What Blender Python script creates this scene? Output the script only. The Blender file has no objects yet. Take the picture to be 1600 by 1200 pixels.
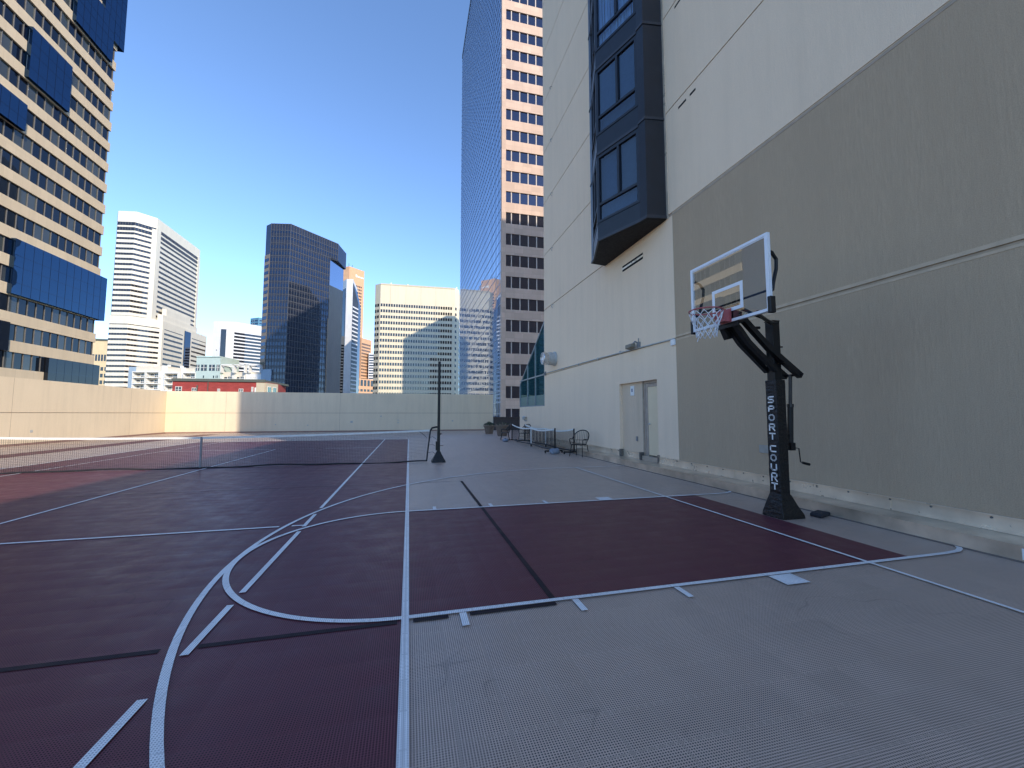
import bpy, math, random
from mathutils import Vector, Matrix
random.seed(7)
C = bpy.context.scene.collection
scene = bpy.context.scene
R_ = math.radians
H_CAM = 1.6

# ------------------------------------------------------------------ helpers
ORG = {}

class MB:
    """collects faces and links them as ONE mesh object"""
    def __init__(self):
        self.v, self.f, self.m = [], [], []
    def poly(self, pts, mi=0):
        b = len(self.v)
        self.v += [tuple(p) for p in pts]
        self.f.append(tuple(range(b, b + len(pts)))); self.m.append(mi)
    def obox(self, o, a, b, c, mi=0):
        o, a, b, c = Vector(o), Vector(a), Vector(b), Vector(c)
        if a.cross(b).dot(c) < 0: a, b = b, a
        n = len(self.v)
        for k in (0, 1):
            for p in (o, o + a, o + a + b, o + b):
                self.v.append(tuple(p + c * k))
        for q in ((3, 2, 1, 0), (4, 5, 6, 7), (0, 1, 5, 4), (1, 2, 6, 5), (2, 3, 7, 6), (3, 0, 4, 7)):
            self.f.append(tuple(n + i for i in q)); self.m.append(mi)
        return self
    def box(self, x0, x1, y0, y1, z0, z1, mi=0):
        return self.obox((x0, y0, z0), (x1 - x0, 0, 0), (0, y1 - y0, 0), (0, 0, z1 - z0), mi)
    def fbox(self, P, Q, s0, s1, n0, n1, z0, z1, mi=0):
        """box on a facade that runs P->Q; n is measured outward (to the right of P->Q)"""
        P, Q = Vector(P[:2]), Vector(Q[:2])
        t = (Q - P).normalized(); n = Vector((t.y, -t.x))
        o = P + t * s0 + n * n0
        return self.obox((o.x, o.y, z0), (t.x * (s1 - s0), t.y * (s1 - s0), 0), (n.x * (n1 - n0), n.y * (n1 - n0), 0), (0, 0, z1 - z0), mi)
    def prism(self, pts, z0, z1, mi=0, z1s=None):
        a = sum(pts[i][0] * pts[(i + 1) % len(pts)][1] - pts[(i + 1) % len(pts)][0] * pts[i][1] for i in range(len(pts)))
        if a < 0:
            pts = pts[::-1]
            if z1s: z1s = z1s[::-1]
        n = len(pts); b = len(self.v)
        z1s = z1s or [z1] * n
        self.v += [(p[0], p[1], z0) for p in pts] + [(p[0], p[1], z) for p, z in zip(pts, z1s)]
        self.f.append(tuple(b + i for i in reversed(range(n)))); self.m.append(mi)
        self.f.append(tuple(b + n + i for i in range(n))); self.m.append(mi)
        for i in range(n):
            j = (i + 1) % n
            self.f.append((b + i, b + j, b + n + j, b + n + i)); self.m.append(mi)
        return self
    def loft(self, rings, mi=0, caps=True):
        n = len(rings[0]); b = len(self.v)
        for r in rings: self.v += [tuple(p) for p in r]
        for k in range(len(rings) - 1):
            for i in range(n):
                j = (i + 1) % n
                self.f.append((b + k * n + i, b + k * n + j, b + (k + 1) * n + j, b + (k + 1) * n + i)); self.m.append(mi)
        if caps:
            self.f.append(tuple(b + i for i in reversed(range(n)))); self.m.append(mi)
            self.f.append(tuple(b + (len(rings) - 1) * n + i for i in range(n))); self.m.append(mi)
        return self
    def tube(self, pts, r, n=8, mi=0, closed=False, rot=0.0):
        pts = [Vector(p) for p in pts]
        rs = r if isinstance(r, (list, tuple)) else [r] * len(pts)
        L = len(pts); rings = []; up = None
        for i, p in enumerate(pts):
            if closed: d = pts[(i + 1) % L] - pts[i - 1]
            else: d = pts[min(i + 1, L - 1)] - pts[max(i - 1, 0)]
            d.normalize()
            if up is None:
                up = Vector((0, 0, 1)) if abs(d.z) < .9 else Vector((0, 1, 0))
            u = (up - d * up.dot(d)).normalized(); w = d.cross(u); up = u
            rings.append([p + (u * math.cos(2 * math.pi * k / n + rot) + w * math.sin(2 * math.pi * k / n + rot)) * rs[i] for k in range(n)])
        if closed: rings.append(rings[0])
        return self.loft(rings, mi, not closed)
    def lathe(self, prof, c, n=24, mi=0, axis='z'):
        rings = []
        for r, h in prof:
            ring = []
            for k in range(n):
                a = 2 * math.pi * k / n
                if axis == 'z': ring.append((c[0] + r * math.cos(a), c[1] + r * math.sin(a), c[2] + h))
                else: ring.append((c[0] - h, c[1] + r * math.cos(a), c[2] + r * math.sin(a)))
            rings.append(ring)
        return self.loft(rings, mi)
    def build(self, name, mats, parent=None, origin=None, smooth=False, bevel=0, label=None):
        if not isinstance(mats, (list, tuple)): mats = [mats]
        o0 = Vector(ORG[parent.name]) if parent else Vector(origin or (0, 0, 0))
        me = bpy.data.meshes.new(name)
        me.from_pydata([tuple(Vector(p) - o0) for p in self.v], [], self.f)
        for m in mats: me.materials.append(m)
        me.polygons.foreach_set('material_index', self.m)
        if smooth: me.polygons.foreach_set('use_smooth', [True] * len(self.f))
        me.update()
        o = bpy.data.objects.new(name, me); C.objects.link(o)
        if parent: o.parent = parent
        else: o.location = o0
        ORG[o.name] = tuple(o0)
        if bevel:
            md = o.modifiers.new('bevel', 'BEVEL'); md.width = bevel; md.segments = 2; md.limit_method = 'ANGLE'
        if label: o['label'] = label
        return o

def thing(name, label, cat, loc=(0, 0, 0), group=None):
    o = bpy.data.objects.new(name, None); C.objects.link(o)
    o.location = loc; ORG[o.name] = tuple(loc)
    o['label'] = label; o['category'] = cat
    if group: o['group'] = group
    return o
def tag(o, label, cat, group=None):
    o['label'] = label; o['category'] = cat
    if group: o['group'] = group
    return o
def struct(o, kind='structure'):
    o['kind'] = kind; return o
def copy_thing(root, loc, rz, label):
    r = root.copy(); C.objects.link(r); r.location = loc; r.rotation_euler.z = rz; r['label'] = label
    for ch in list(root.children):
        c = ch.copy(); C.objects.link(c); c.parent = r
        for g in list(ch.children):
            d = g.copy(); C.objects.link(d); d.parent = c
    return r

# ------------------------------------------------------------------ materials
class NT:
    def __init__(s, name):
        s.mat = bpy.data.materials.new(name); s.mat.use_nodes = True
        s.nt = s.mat.node_tree; s.b = s.nt.nodes['Principled BSDF']; s.out = s.nt.nodes['Material Output']
    def n(s, t, **kw):
        nd = s.nt.nodes.new(t)
        for k, v in kw.items():
            if k.startswith('i_'):
                key = k[2:]; key = int(key) if key.isdigit() else key.replace('_', ' ')
                s.set(nd.inputs[key], v)
            else: setattr(nd, k, v)
        return nd
    def set(s, sock, v):
        if hasattr(v, 'is_linked'): s.nt.links.new(v, sock)
        else: sock.default_value = v
    def math(s, op, a, b=None, c=None, clamp=False):
        nd = s.nt.nodes.new('ShaderNodeMath'); nd.operation = op; nd.use_clamp = clamp
        for i, v in enumerate((a, b, c)):
            if v is not None: s.set(nd.inputs[i], v)
        return nd.outputs[0]
    def pos(s, sc=None):
        g = s.n('ShaderNodeNewGeometry').outputs['Position']
        if sc is None: return g
        m = s.n('ShaderNodeVectorMath', operation='MULTIPLY'); s.set(m.inputs[0], g); m.inputs[1].default_value = sc
        return m.outputs[0]
    def noise(s, scale, vec=None, detail=3, rough=.55):
        nd = s.n('ShaderNodeTexNoise'); nd.inputs['Scale'].default_value = scale; nd.inputs['Detail'].default_value = detail
        nd.inputs['Roughness'].default_value = rough
        s.set(nd.inputs['Vector'], vec if vec is not None else s.pos()); return nd.outputs['Fac']
    def rng(s, v, a, b, c, d):
        nd = s.n('ShaderNodeMapRange'); s.set(nd.inputs[0], v)
        for i, x in enumerate((a, b, c, d)): nd.inputs[i + 1].default_value = x
        return nd.outputs[0]
    def mix(s, f, a, b, blend='MIX'):
        nd = s.n('ShaderNodeMix', data_type='RGBA', blend_type=blend)
        s.set(nd.inputs[0], f)
        s.set(nd.inputs[6], a if hasattr(a, 'is_linked') else (*a[:3], 1)); s.set(nd.inputs[7], b if hasattr(b, 'is_linked') else (*b[:3], 1))
        return nd.outputs[2]
    def base(s, v): s.set(s.b.inputs['Base Color'], v if hasattr(v, 'is_linked') else (*v[:3], 1))
    def rough(s, v): s.set(s.b.inputs['Roughness'], v)
    def spec(s, v): s.b.inputs['Specular IOR Level'].default_value = v
    def bump(s, h, strength=.3, dist=.01):
        nd = s.n('ShaderNodeBump'); nd.inputs['Strength'].default_value = strength; nd.inputs['Distance'].default_value = dist
        s.set(nd.inputs['Height'], h); s.set(s.b.inputs['Normal'], nd.outputs[0])

def dim(c, k): return tuple(x * k for x in c)

def plain(name, col, rough=.5, metal=0, spec=.5, var=.12, scale=6):
    s = NT(name)
    f = s.noise(scale, detail=5)
    s.base(s.mix(s.rng(f, .3, .7, 0, 1), dim(col, 1 - var), dim(col, 1 + var)))
    s.rough(s.rng(s.noise(scale * 3), .3, .7, rough * .85, min(1, rough * 1.15)))
    s.b.inputs['Metallic'].default_value = metal; s.spec(spec)
    return s.mat

def stucco(name, col, streak=.10, stain=.08, grain=.5, gs=70):
    s = NT(name)
    st = s.noise(1, s.pos((30, 30, 3.2)), 5, .7)
    big = s.noise(.35, None, 4)
    fine = s.noise(gs, None, 4, .7)
    drip = s.noise(1, s.pos((3.2, 3.2, .22)), 4, .6)
    c = s.mix(s.rng(st, .3, .7, 0, 1), dim(col, 1 - streak), dim(col, 1 + streak))
    c = s.mix(s.rng(drip, .42, .72, 0, 1), c, dim(col, 1 - stain * 2))
    c = s.mix(s.rng(big, .3, .7, 0, .8), c, dim(col, 1 + stain))
    c = s.mix(s.rng(fine, .35, .6, .35, 0), c, dim(col, .55))
    s.base(c); s.rough(.93); s.spec(.2)
    h = s.math('ADD', s.math('MULTIPLY', fine, .5), s.math('MULTIPLY', st, .8))
    s.bump(h, grain, .012)
    return s.mat

TILE = .2632
def tile(name, col, hole, rough=.5, spec=.5, line=False):
    """perforated interlocking sport tile: square holes, tile seams, per-tile tone and scuffs"""
    s = NT(name)
    sep = s.n('ShaderNodeSeparateXYZ'); s.set(sep.inputs[0], s.pos())
    x, y = sep.outputs[0], sep.outputs[1]
    P = TILE / 18
    def tri(v, p):  # 0 at the middle of a cell, .5 at its edges
        return s.math('ABSOLUTE', s.math('SUBTRACT', s.math('FRACT', s.math('DIVIDE', v, p)), .5))
    hx, hy = tri(x, P), tri(y, P)
    hm = s.math('MULTIPLY', s.rng(hx, .24, .30, 1, 0), s.rng(hy, .24, .30, 1, 0))
    tx, ty = tri(x, TILE), tri(y, TILE)
    seam = s.math('MAXIMUM', s.rng(tx, .481, .489, 0, 1), s.rng(ty, .481, .489, 0, 1))
    hm = s.math('MULTIPLY', hm, s.math('SUBTRACT', 1, s.math('MAXIMUM', s.rng(tx, .475, .48, 0, 1), s.rng(ty, .475, .48, 0, 1))))
    tab = s.math('MULTIPLY', s.rng(ty, .465, .48, 0, 1), s.rng(tri(x, TILE / 5), .10, .14, 1, 0))
    cell = s.n('ShaderNodeCombineXYZ')
    s.set(cell.inputs[0], s.math('FLOOR', s.math('DIVIDE', x, TILE))); s.set(cell.inputs[1], s.math('FLOOR', s.math('DIVIDE', y, TILE)))
    wn = s.n('ShaderNodeTexWhiteNoise', noise_dimensions='2D'); s.set(wn.inputs['Vector'], cell.outputs[0])
    big = s.noise(.55, None, 5, .6)
    sc = s.noise(1, s.pos((2.6, 3.4, 1)), 6, .72)
    c = s.mix(wn.outputs[0], dim(col, .93), dim(col, 1.06))
    c = s.mix(s.rng(big, .3, .7, 0, .8), c, dim(col, .84))
    dust = dim(col, 1.16) if line else tuple(q * .93 + .009 for q in dim(col, 1.1))
    c = s.mix(s.rng(sc, .46, .72, 0, .85), c, dust)
    # rubbed shoe marks
    mk = s.n('ShaderNodeTexNoise'); mk.inputs['Scale'].default_value = 1.3; mk.inputs['Detail'].default_value = 1; s.set(mk.inputs['Vector'], s.pos((1, 1.4, 1)))
    ring = s.math('ABSOLUTE', s.math('SUBTRACT', mk.outputs['Fac'], .5))
    c = s.mix(s.math('MULTIPLY', s.rng(ring, .0, .008, .55, 0), s.rng(big, .5, .6, 0, 1)), c, dim(col, .5))
    c = s.mix(s.math('MULTIPLY', tab, .5), c, dim(col, 1.5))
    c = s.mix(s.math('MULTIPLY', seam, .62), c, dim(col, .45))
    c = s.mix(hm, c, hole)
    s.base(c); s.rough(s.rng(sc, .3, .75, rough * .8, rough * 1.25)); s.spec(spec)
    # every tile domes a little
    dome = s.math('ADD', s.math('MULTIPLY', tx, tx), s.math('MULTIPLY', ty, ty))
    s.bump(s.math('ADD', s.math('MULTIPLY', dome, -1.0), s.math('MULTIPLY', big, .3)), .5, .012)
    return s.mat

def glass(name, col, refl=(1, 1, 1), fac=.25, rough=.02, wave=.0, wscale=.5):
    """dark window glass: diffuse depth colour under a mirror coat whose share is fac"""
    s = NT(name)
    nt = s.nt
    d = s.n('ShaderNodeBsdfDiffuse'); d.inputs[0].default_value = (*col, 1)
    f = s.noise(.13, None, 3)
    s.set(d.inputs[0], s.mix(s.rng(f, .3, .7, 0, 1), dim(col, .75), dim(col, 1.25)))
    g = s.n('ShaderNodeBsdfGlossy'); g.inputs['Color'].default_value = (*refl, 1); g.inputs['Roughness'].default_value = rough
    lw = s.n('ShaderNodeFresnel'); lw.inputs['IOR'].default_value = 1.5
    k = s.math('ADD', s.math('MULTIPLY', lw.outputs[0], 1 - fac), fac, clamp=True)
    if wave:
        nz = s.n('ShaderNodeTexNoise'); nz.inputs['Scale'].default_value = wscale; nz.inputs['Detail'].default_value = 2; s.set(nz.inputs['Vector'], s.pos())
        v = s.n('ShaderNodeVectorMath', operation='SUBTRACT'); s.set(v.inputs[0], nz.outputs['Color']); v.inputs[1].default_value = (.5, .5, .5)
        v2 = s.n('ShaderNodeVectorMath', operation='SCALE'); s.set(v2.inputs[0], v.outputs[0]); v2.inputs['Scale'].default_value = wave
        a = s.n('ShaderNodeVectorMath', operation='ADD'); s.set(a.inputs[0], s.n('ShaderNodeNewGeometry').outputs['Normal']); s.set(a.inputs[1], v2.outputs[0])
        nn = s.n('ShaderNodeVectorMath', operation='NORMALIZE'); s.set(nn.inputs[0], a.outputs[0])
        s.set(g.inputs['Normal'], nn.outputs[0])
    m = s.n('ShaderNodeMixShader'); s.set(m.inputs[0], k); s.set(m.inputs[1], d.outputs[0]); s.set(m.inputs[2], g.outputs[0])
    nt.links.new(m.outputs[0], s.out.inputs[0])
    return s.mat

def clear_glass(name, tint=(.9, .93, .92), fac=.08, boost=1.0):
    s = NT(name)
    t = s.n('ShaderNodeBsdfTransparent'); t.inputs[0].default_value = (*tint, 1)
    g = s.n('ShaderNodeBsdfGlossy'); g.inputs['Roughness'].default_value = .015
    lw = s.n('ShaderNodeFresnel'); lw.inputs['IOR'].default_value = 1.5
    k = s.math('ADD', s.math('MULTIPLY', lw.outputs[0], boost), fac, clamp=True)
    k = s.math('MULTIPLY', k, s.math('SUBTRACT', 1, s.n('ShaderNodeNewGeometry').outputs['Backfacing']))
    m = s.n('ShaderNodeMixShader'); s.set(m.inputs[0], k); s.set(m.inputs[1], t.outputs[0]); s.set(m.inputs[2], g.outputs[0])
    s.nt.links.new(m.outputs[0], s.out.inputs[0])
    return s.mat

def panelled(name, col, pw=1.5, ph=1.0, var=.06, joint=.72, rough=.8):
    """stone or precast cladding with panel joints in x/y and z"""
    s = NT(name)
    sep = s.n('ShaderNodeSeparateXYZ'); s.set(sep.inputs[0], s.pos())
    u = s.math('ADD', sep.outputs[0], sep.outputs[1]); z = sep.outputs[2]
    def edge(v, p, w): return s.rng(s.math('ABSOLUTE', s.math('SUBTRACT', s.math('FRACT', s.math('DIVIDE', v, p)), .5)), .5 - w / p, .5 - w / p * .5, 0, 1)
    j = s.math('MAXIMUM', edge(u, pw, .03), edge(z, ph, .03))
    cell = s.n('ShaderNodeCombineXYZ')
    s.set(cell.inputs[0], s.math('FLOOR', s.math('DIVIDE', u, pw))); s.set(cell.inputs[1], s.math('FLOOR', s.math('DIVIDE', z, ph)))
    wn = s.n('ShaderNodeTexWhiteNoise', noise_dimensions='2D'); s.set(wn.inputs['Vector'], cell.outputs[0])
    c = s.mix(wn.outputs[0], dim(col, 1 - var), dim(col, 1 + var))
    st = s.noise(1, s.pos((.9, .9, .12)), 4)
    c = s.mix(s.rng(st, .4, .7, 0, .5), c, dim(col, .85))
    c = s.mix(j, c, dim(col, joint))
    s.base(c); s.rough(rough); s.spec(.3)
    return s.mat

def brick_mat(name, col):
    s = NT(name)
    sep = s.n('ShaderNodeSeparateXYZ'); s.set(sep.inputs[0], s.pos())
    cb = s.n('ShaderNodeCombineXYZ'); s.set(cb.inputs[0], s.math('ADD', sep.outputs[0], sep.outputs[1])); s.set(cb.inputs[1], sep.outputs[2])
    b = s.n('ShaderNodeTexBrick'); s.set(b.inputs['Vector'], cb.outputs[0])
    b.inputs['Color1'].default_value = (*dim(col, 1.15), 1); b.inputs['Color2'].default_value = (*dim(col, .8), 1); b.inputs['Mortar'].default_value = (*dim(col, .6), 1)
    b.inputs['Scale'].default_value = 1.0; b.inputs['Brick Width'].default_value = 1.1; b.inputs['Row Height'].default_value = .45; b.inputs['Mortar Size'].default_value = .03
    f = s.noise(.25, None, 4)
    s.base(s.mix(s.rng(f, .35, .65, 0, .6), b.outputs[0], dim(col, .72))); s.rough(.9)
    return s.mat

M = {}
M['grey_tile'] = tile('grey_tile', (.58, .435, .345), (.02, .02, .024), .42, .5)
M['red_tile'] = tile('burgundy_tile', (.175, .053, .066), (.006, .003, .004), .45, .14)
M['line'] = tile('white_line_paint', (.88, .87, .84), (.42, .42, .43), .5, .4, True)
M['black_line'] = tile('black_line_paint', (.036, .024, .030), (.008, .008, .008), .6, .1)
M['cream_wall'] = stucco('cream_stucco', (.88, .69, .50), .05, .04)
M['taupe_wall'] = stucco('taupe_stucco', (.49, .37, .25), .11, .03, .8)
M['dim_groove'] = plain('joint_sealant', (.40, .32, .24), .9)
M['parapet'] = stucco('parapet_concrete', (.74, .62, .45), .07, .07, .3)
M['parapet_base'] = plain('parapet_base_membrane', (.26, .16, .13), .8)
M['kerb'] = plain('coated_sheet_metal', (.56, .46, .35), .34, .55, .5, .34, 1.6)  # strong mottling: weathering plus bright and dark reflections put into the colour
M['flashing'] = plain('white_flashing', (.74, .62, .47), .3, .45, .5, .2, 1.8)
M['bolt'] = plain('bolt_steel', (.16, .16, .16), .4, .8)
M['navy'] = plain('dark_navy_frame', (.012, .013, .018), .38, 0, .5, .2, 3)
M['navy_light'] = plain('slate_frame', (.034, .034, .040), .4, 0, .5, .15, 3)
M['soffit'] = plain('black_soffit', (.012, .011, .012), .8)
M['white_metal'] = plain('white_painted_metal', (.78, .80, .84), .35, 0, .5, .05)
M['black_metal'] = plain('black_painted_steel', (.007, .007, .008), .38, 0, .35, .25)
M['red_metal'] = plain('faded_red_steel', (.42, .10, .10), .45, 0, .5, .15, 20)
M['white_cord'] = plain('white_cord', (.72, .73, .76), .8)
M['vinyl'] = None
M['net_black'] = plain('black_netting', (.018, .018, .022), .8)
M['tape'] = plain('white_net_tape', (.72, .71, .66), .75, 0, .3, .08, 8)
M['door'] = plain('cream_door_paint', (.74, .60, .40), .45, 0, .4, .04, 2)
M['door_frame'] = plain('grey_door_frame', (.40, .33, .27), .5)
M['steel'] = plain('galvanised_steel', (.55, .56, .57), .28, .9, .5, .12, 8)
M['duct_grey'] = plain('grey_duct_paint', (.42, .42, .40), .55)
M['dark_hole'] = plain('dark_opening', (.008, .008, .008), .9)
M['white_plastic'] = plain('white_plastic', (.78, .78, .76), .4, 0, .4, .04)
M['grey_plastic'] = plain('grey_plastic', (.22, .22, .22), .5)
M['beige_plate'] = plain('beige_plate', (.34, .32, .28), .5)
M['terracotta'] = plain('brown_planter', (.17, .125, .095), .8, 0, .3, .2, 4)
M['soil'] = plain('potting_soil', (.03, .022, .016), .95)
M['leaf'] = plain('dark_leaf', (.022, .040, .018), .6, 0, .4, .4, 14)
M['dry_leaf'] = plain('dry_stem', (.30, .26, .19), .8, 0, .3, .3, 14)
M['bag'] = plain('blue_grey_bag_cloth', (.20, .235, .29), .8, 0, .3, .2, 9)
M['cushion'] = plain('dark_pad', (.02, .02, .025), .8)
M['rubber'] = plain('rubber', (.015, .015, .015), .7)
M['asphalt'] = plain('street_asphalt', (.05, .05, .052), .9, 0, .3, .2, .05)
M['deck_side'] = plain('podium_concrete', (.33, .30, .26), .9)
M['dark_parapet'] = plain('dark_brown_parapet', (.060, .048, .045), .7)
M['green_glass'] = glass('green_glass', (.012, .055, .06), (.55, .80, .80), .16, .03)
M['green_panel'] = plain('green_spandrel', (.10, .19, .175), .35)
M['green_frame'] = plain('aged_aluminium_frame', (.25, .28, .30), .45, .3)
def vinyl():
    s = NT('black_vinyl_pad'); s.base((.008, .0075, .008)); s.rough(.42); s.spec(.4)
    a = s.noise(1, s.pos((9, 9, 22)), 3, .6); b = s.noise(1, s.pos((30, 30, 14)), 2)
    s.bump(s.math('ADD', a, s.math('MULTIPLY', b, .25)), .9, .03)
    return s.mat
M['vinyl'] = vinyl()
M['board_glass'] = clear_glass('backboard_glass', (.955, .965, .96), .10, 2.5)
M['bay_glass'] = clear_glass('bay_window_glass', (.66, .78, .88), .05, 1.3)
M['blind'] = plain('window_blind', (.22, .32, .44), .7, 0, .3, .05)
M['roller'] = plain('grey_roller_blind', (.10, .095, .095), .8, 0, .3, .05)
M['curtain'] = plain('pale_curtain', (.62, .62, .70), .9, 0, .2, .06)
M['room'] = plain('dim_room', (.05, .07, .10), .9)
# facades
M['A_cream'] = panelled('cream_precast', (.68, .54, .37), 1.49, 5.0, .04, .86)
M['A_glass'] = glass('dark_office_glass', (.006, .007, .010), (.45, .52, .62), .04, .02, .01, .4)
M['A_glass_lit'] = glass('office_glass_sunlit_column', (.060, .066, .056), (.45, .52, .62), .06, .02)  # lighter pane colour paints in sunlit columns behind the glass
M['A_mull'] = plain('bronze_mullion', (.14, .13, .12), .4)
M['A_blue'] = glass('blue_mirror_glass', (.002, .006, .016), (.24, .42, .70), .14, .01, .035, .22)
M['R_stone'] = panelled('pink_granite', (.60, .43, .33), 1.9, 1.06, .10, .85)
M['R_glass'] = glass('granite_tower_window', (.010, .011, .018), (.62, .70, .95), .06, .02, .01, .3)
M['R_mirror'] = glass('mirror_curtain_wall', (.02, .03, .05), (.66, .72, .82), .74, .01, .010, .55)
M['R_grid'] = plain('pale_blue_mullion', (.30, .37, .48), .35, .4)
M['R_dark'] = plain('dark_roof_edge', (.03, .03, .04), .5)
M['pane_frame'] = plain('pale_window_frame', (.50, .42, .36), .6)
M['B_white'] = panelled('warm_white_precast', (.76, .71, .60), 1.6, 60, .03, .93)
M['strip_glass'] = glass('strip_window_glass', (.018, .018, .022), (.5, .55, .6), .08, .03)
M['C_slate'] = glass('slate_spandrel_glass', (.022, .025, .038), (.55, .62, .75), .03, .04, .01, .2)
M['C_glass'] = glass('black_curtain_glass', (.005, .007, .014), (.45, .55, .75), .08, .02, .008, .2)
M['C_mull'] = plain('grey_mullion', (.065, .07, .085), .5)
M['C_facet'] = glass('reflecting_facet_glass', (.02, .03, .05), (.62, .70, .90), .62, .01, .006, .15)
M['C_brown'] = panelled('brown_stone', (.30, .24, .19), 2.0, 30, .06, .9)
M['D_white'] = panelled('white_precast', (.72, .72, .72), 2.2, 3.6, .03, .9)
M['E_teal'] = glass('teal_glass', (.06, .14, .16), (.6, .75, .8), .15, .04)
M['I_orange'] = panelled('orange_granite', (.62, .37, .22), 1.7, 3.0, .06, .92)
M['J_white'] = panelled('silver_white_panel', (.72, .72, .73), 1.6, 4.0, .03, .92)
M['J_glass'] = glass('silver_blue_glass', (.05, .055, .065), (.36, .38, .42), .08, .03)
M['M_cream'] = panelled('cream_yellow_precast', (.74, .67, .51), 10.4, 300, .02, .75)
M['M_side'] = panelled('cream_grey_precast', (.62, .55, .40), 10.4, 300, .02, .85)
M['H_yellow'] = panelled('yellow_stone', (.66, .53, .33), 3.0, 4.0, .04, .9)
M['F_white'] = plain('white_render', (.76, .76, .73), .8, 0, .3, .04, .4)
M['F_green'] = plain('pale_green_render', (.47, .58, .55), .8, 0, .3, .05, .4)
M['F_blue'] = plain('blue_grey_render', (.32, .41, .50), .8, 0, .3, .05, .4)
M['F_cream'] = plain('balcony_back_wall', (.66, .60, .50), .8, 0, .3, .05, .4)
M['brick'] = brick_mat('red_brick', (.40, .065, .06))
M['G_cornice'] = plain('dark_green_cornice', (.10, .115, .10), .7)
M['G_cream'] = plain('cream_brick_end', (.56, .50, .38), .85)
M['roof'] = plain('flat_roof_gravel', (.30, .29, .27), .95)

# ------------------------------------------------------------------ ground, deck, court
struct(MB().box(-2500, 2500, -2500, 3500, -19.5, -19).build('ground', M['asphalt']))
deck = MB()
deck.poly([(-18.9, -14, 0), (13, -14, 0), (13, 38.5, 0), (-18.9, 38.5, 0)], 0)
deck.box(-19.4, 13.3, -14.3, 38.9, -19, -.02, 1)
struct(deck.build('roof_deck', [M['grey_tile'], M['deck_side']]))

red = MB()
Z1, Z2, Z3 = .004, .008, .012
def sheet(mb, x0, x1, y0, y1, z): mb.poly([(x0, y0, z), (x1, y0, z), (x1, y1, z), (x0, y1, z)])
sheet(red, -11.3, 0, -2, 26.3, Z1)
sheet(red, 0, 5.45, 3.43, 7.0, Z1)
sheet(red, -15.2, -14.1, -2, 36.0, Z1)
struct(red.build('court_surface', M['red_tile']))

HX, HY = 4.36, 5.19            # hoop centre on the floor
R3, RC, W = 6.16, 1.785, .052
def ribbon(mb, pts, w, z):
    pts = [Vector(p) for p in pts]
    L, Rr = [], []
    for i, p in enumerate(pts):
        d = (pts[min(i + 1, len(pts) - 1)] - pts[max(i - 1, 0)]).normalized()
        n = Vector((-d.y, d.x)) * w / 2
        L.append(p + n); Rr.append(p - n)
    for i in range(len(pts) - 1):
        mb.poly([(*Rr[i], z), (*Rr[i + 1], z), (*L[i + 1], z), (*L[i], z)])
def arc(cx, cy, r, a0, a1, n=90): return [(cx + r * math.cos(a0 + (a1 - a0) * i / n), cy + r * math.sin(a0 + (a1 - a0) * i / n)) for i in range(n + 1)]

lines = MB()
def sub(a, b, cuts):
    segs = [(a, b)]
    for c0, c1 in cuts:
        out = []
        for s, e in segs:
            if c1 <= s or c0 >= e: out.append((s, e)); continue
            if c0 > s: out.append((s, c0))
            if c1 < e: out.append((c1, e))
        segs = out
    return segs
def arc_cuts_y(x, g):
    cuts = []
    for cx, cy, r in ((HX, HY, R3), (0, HY, RC)):
        d = abs(x - cx)
        if d < r:
            q = math.sqrt(r * r - d * d)
            k = g * r / max(q, .3)
            cuts += [(cy - q - k, cy - q + k), (cy + q - k, cy + q + k)]
    return cuts
ribbon(lines, arc(HX, HY, R3, R_(90), R_(228)), W, Z3)                 # three-point arc
ribbon(lines, [(HX, HY + R3), (6.1, HY + R3), (6.44, HY + R3)], W, Z3 )
ribbon(lines, arc(0, HY, RC, R_(90), R_(270), 60), W, Z3 + .0012)          # free-throw circle
for yy in (HY - RC, HY + RC):                                     # lane lines, curling up to the kerb
    pts = [(0, yy), (5.95, yy + .01), (6.2, yy + .03), (6.33, yy + .08), (6.43, yy + .16)]
    ribbon(lines, pts, W, Z3 + .0012)
ribbon(lines, [(4.80, -6), (4.80, HY + R3 - .03)], W * .85, Z3 + .0024)         # baseline
for a, b in sub(-2, 26.3, []): ribbon(lines, [(0, a), (0, b)], W * 1.1, Z3 + .0024)  # doubles sideline
for xs in (-1.41,):
    for a, b in sub(1.0, 26.3, arc_cuts_y(xs, .075)): ribbon(lines, [(xs, a), (xs, b)], W, Z3)
ribbon(lines, [(-10.0, -2), (-10.0, 26.3)], W, Z3)
ribbon(lines, [(-11.32, -2), (-11.32, 26.3)], W, Z3)
ribbon(lines, [(-5.7, 6.5), (-5.7, 20.2)], W, Z3)
q3 = HX - math.sqrt(R3 ** 2 - (6.48 - HY) ** 2); qc = -math.sqrt(RC ** 2 - (6.48 - HY) ** 2)
for a, b in sub(-9.97, -1.44, [(q3 - .08, q3 + .08), (qc - .07, qc + .07)]): ribbon(lines, [(a, 6.48), (b, 6.48)], W, Z3)
ribbon(lines, [(-9.97, 20.2), (-1.44, 20.2)], W, Z3)
ribbon(lines, [(-11.3, 26.3), (0.03, 26.3)], W * 1.3, Z3 + .0012)
for sy, y0 in ((-1, HY - RC), (1, HY + RC)):                      # rebound hash marks and blocks
    for xx in (.445, 1.41, 2.41):
        a, b = sorted((y0 + sy * .03, y0 + sy * .235)); sheet(lines, xx - .028, xx + .028, a, b, Z3)
    a, b = sorted((y0 + sy * .03, y0 + sy * .245)); sheet(lines, 3.44, 3.71, a, b, Z3)
struct(lines.build('court_lines', M['line']))

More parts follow.
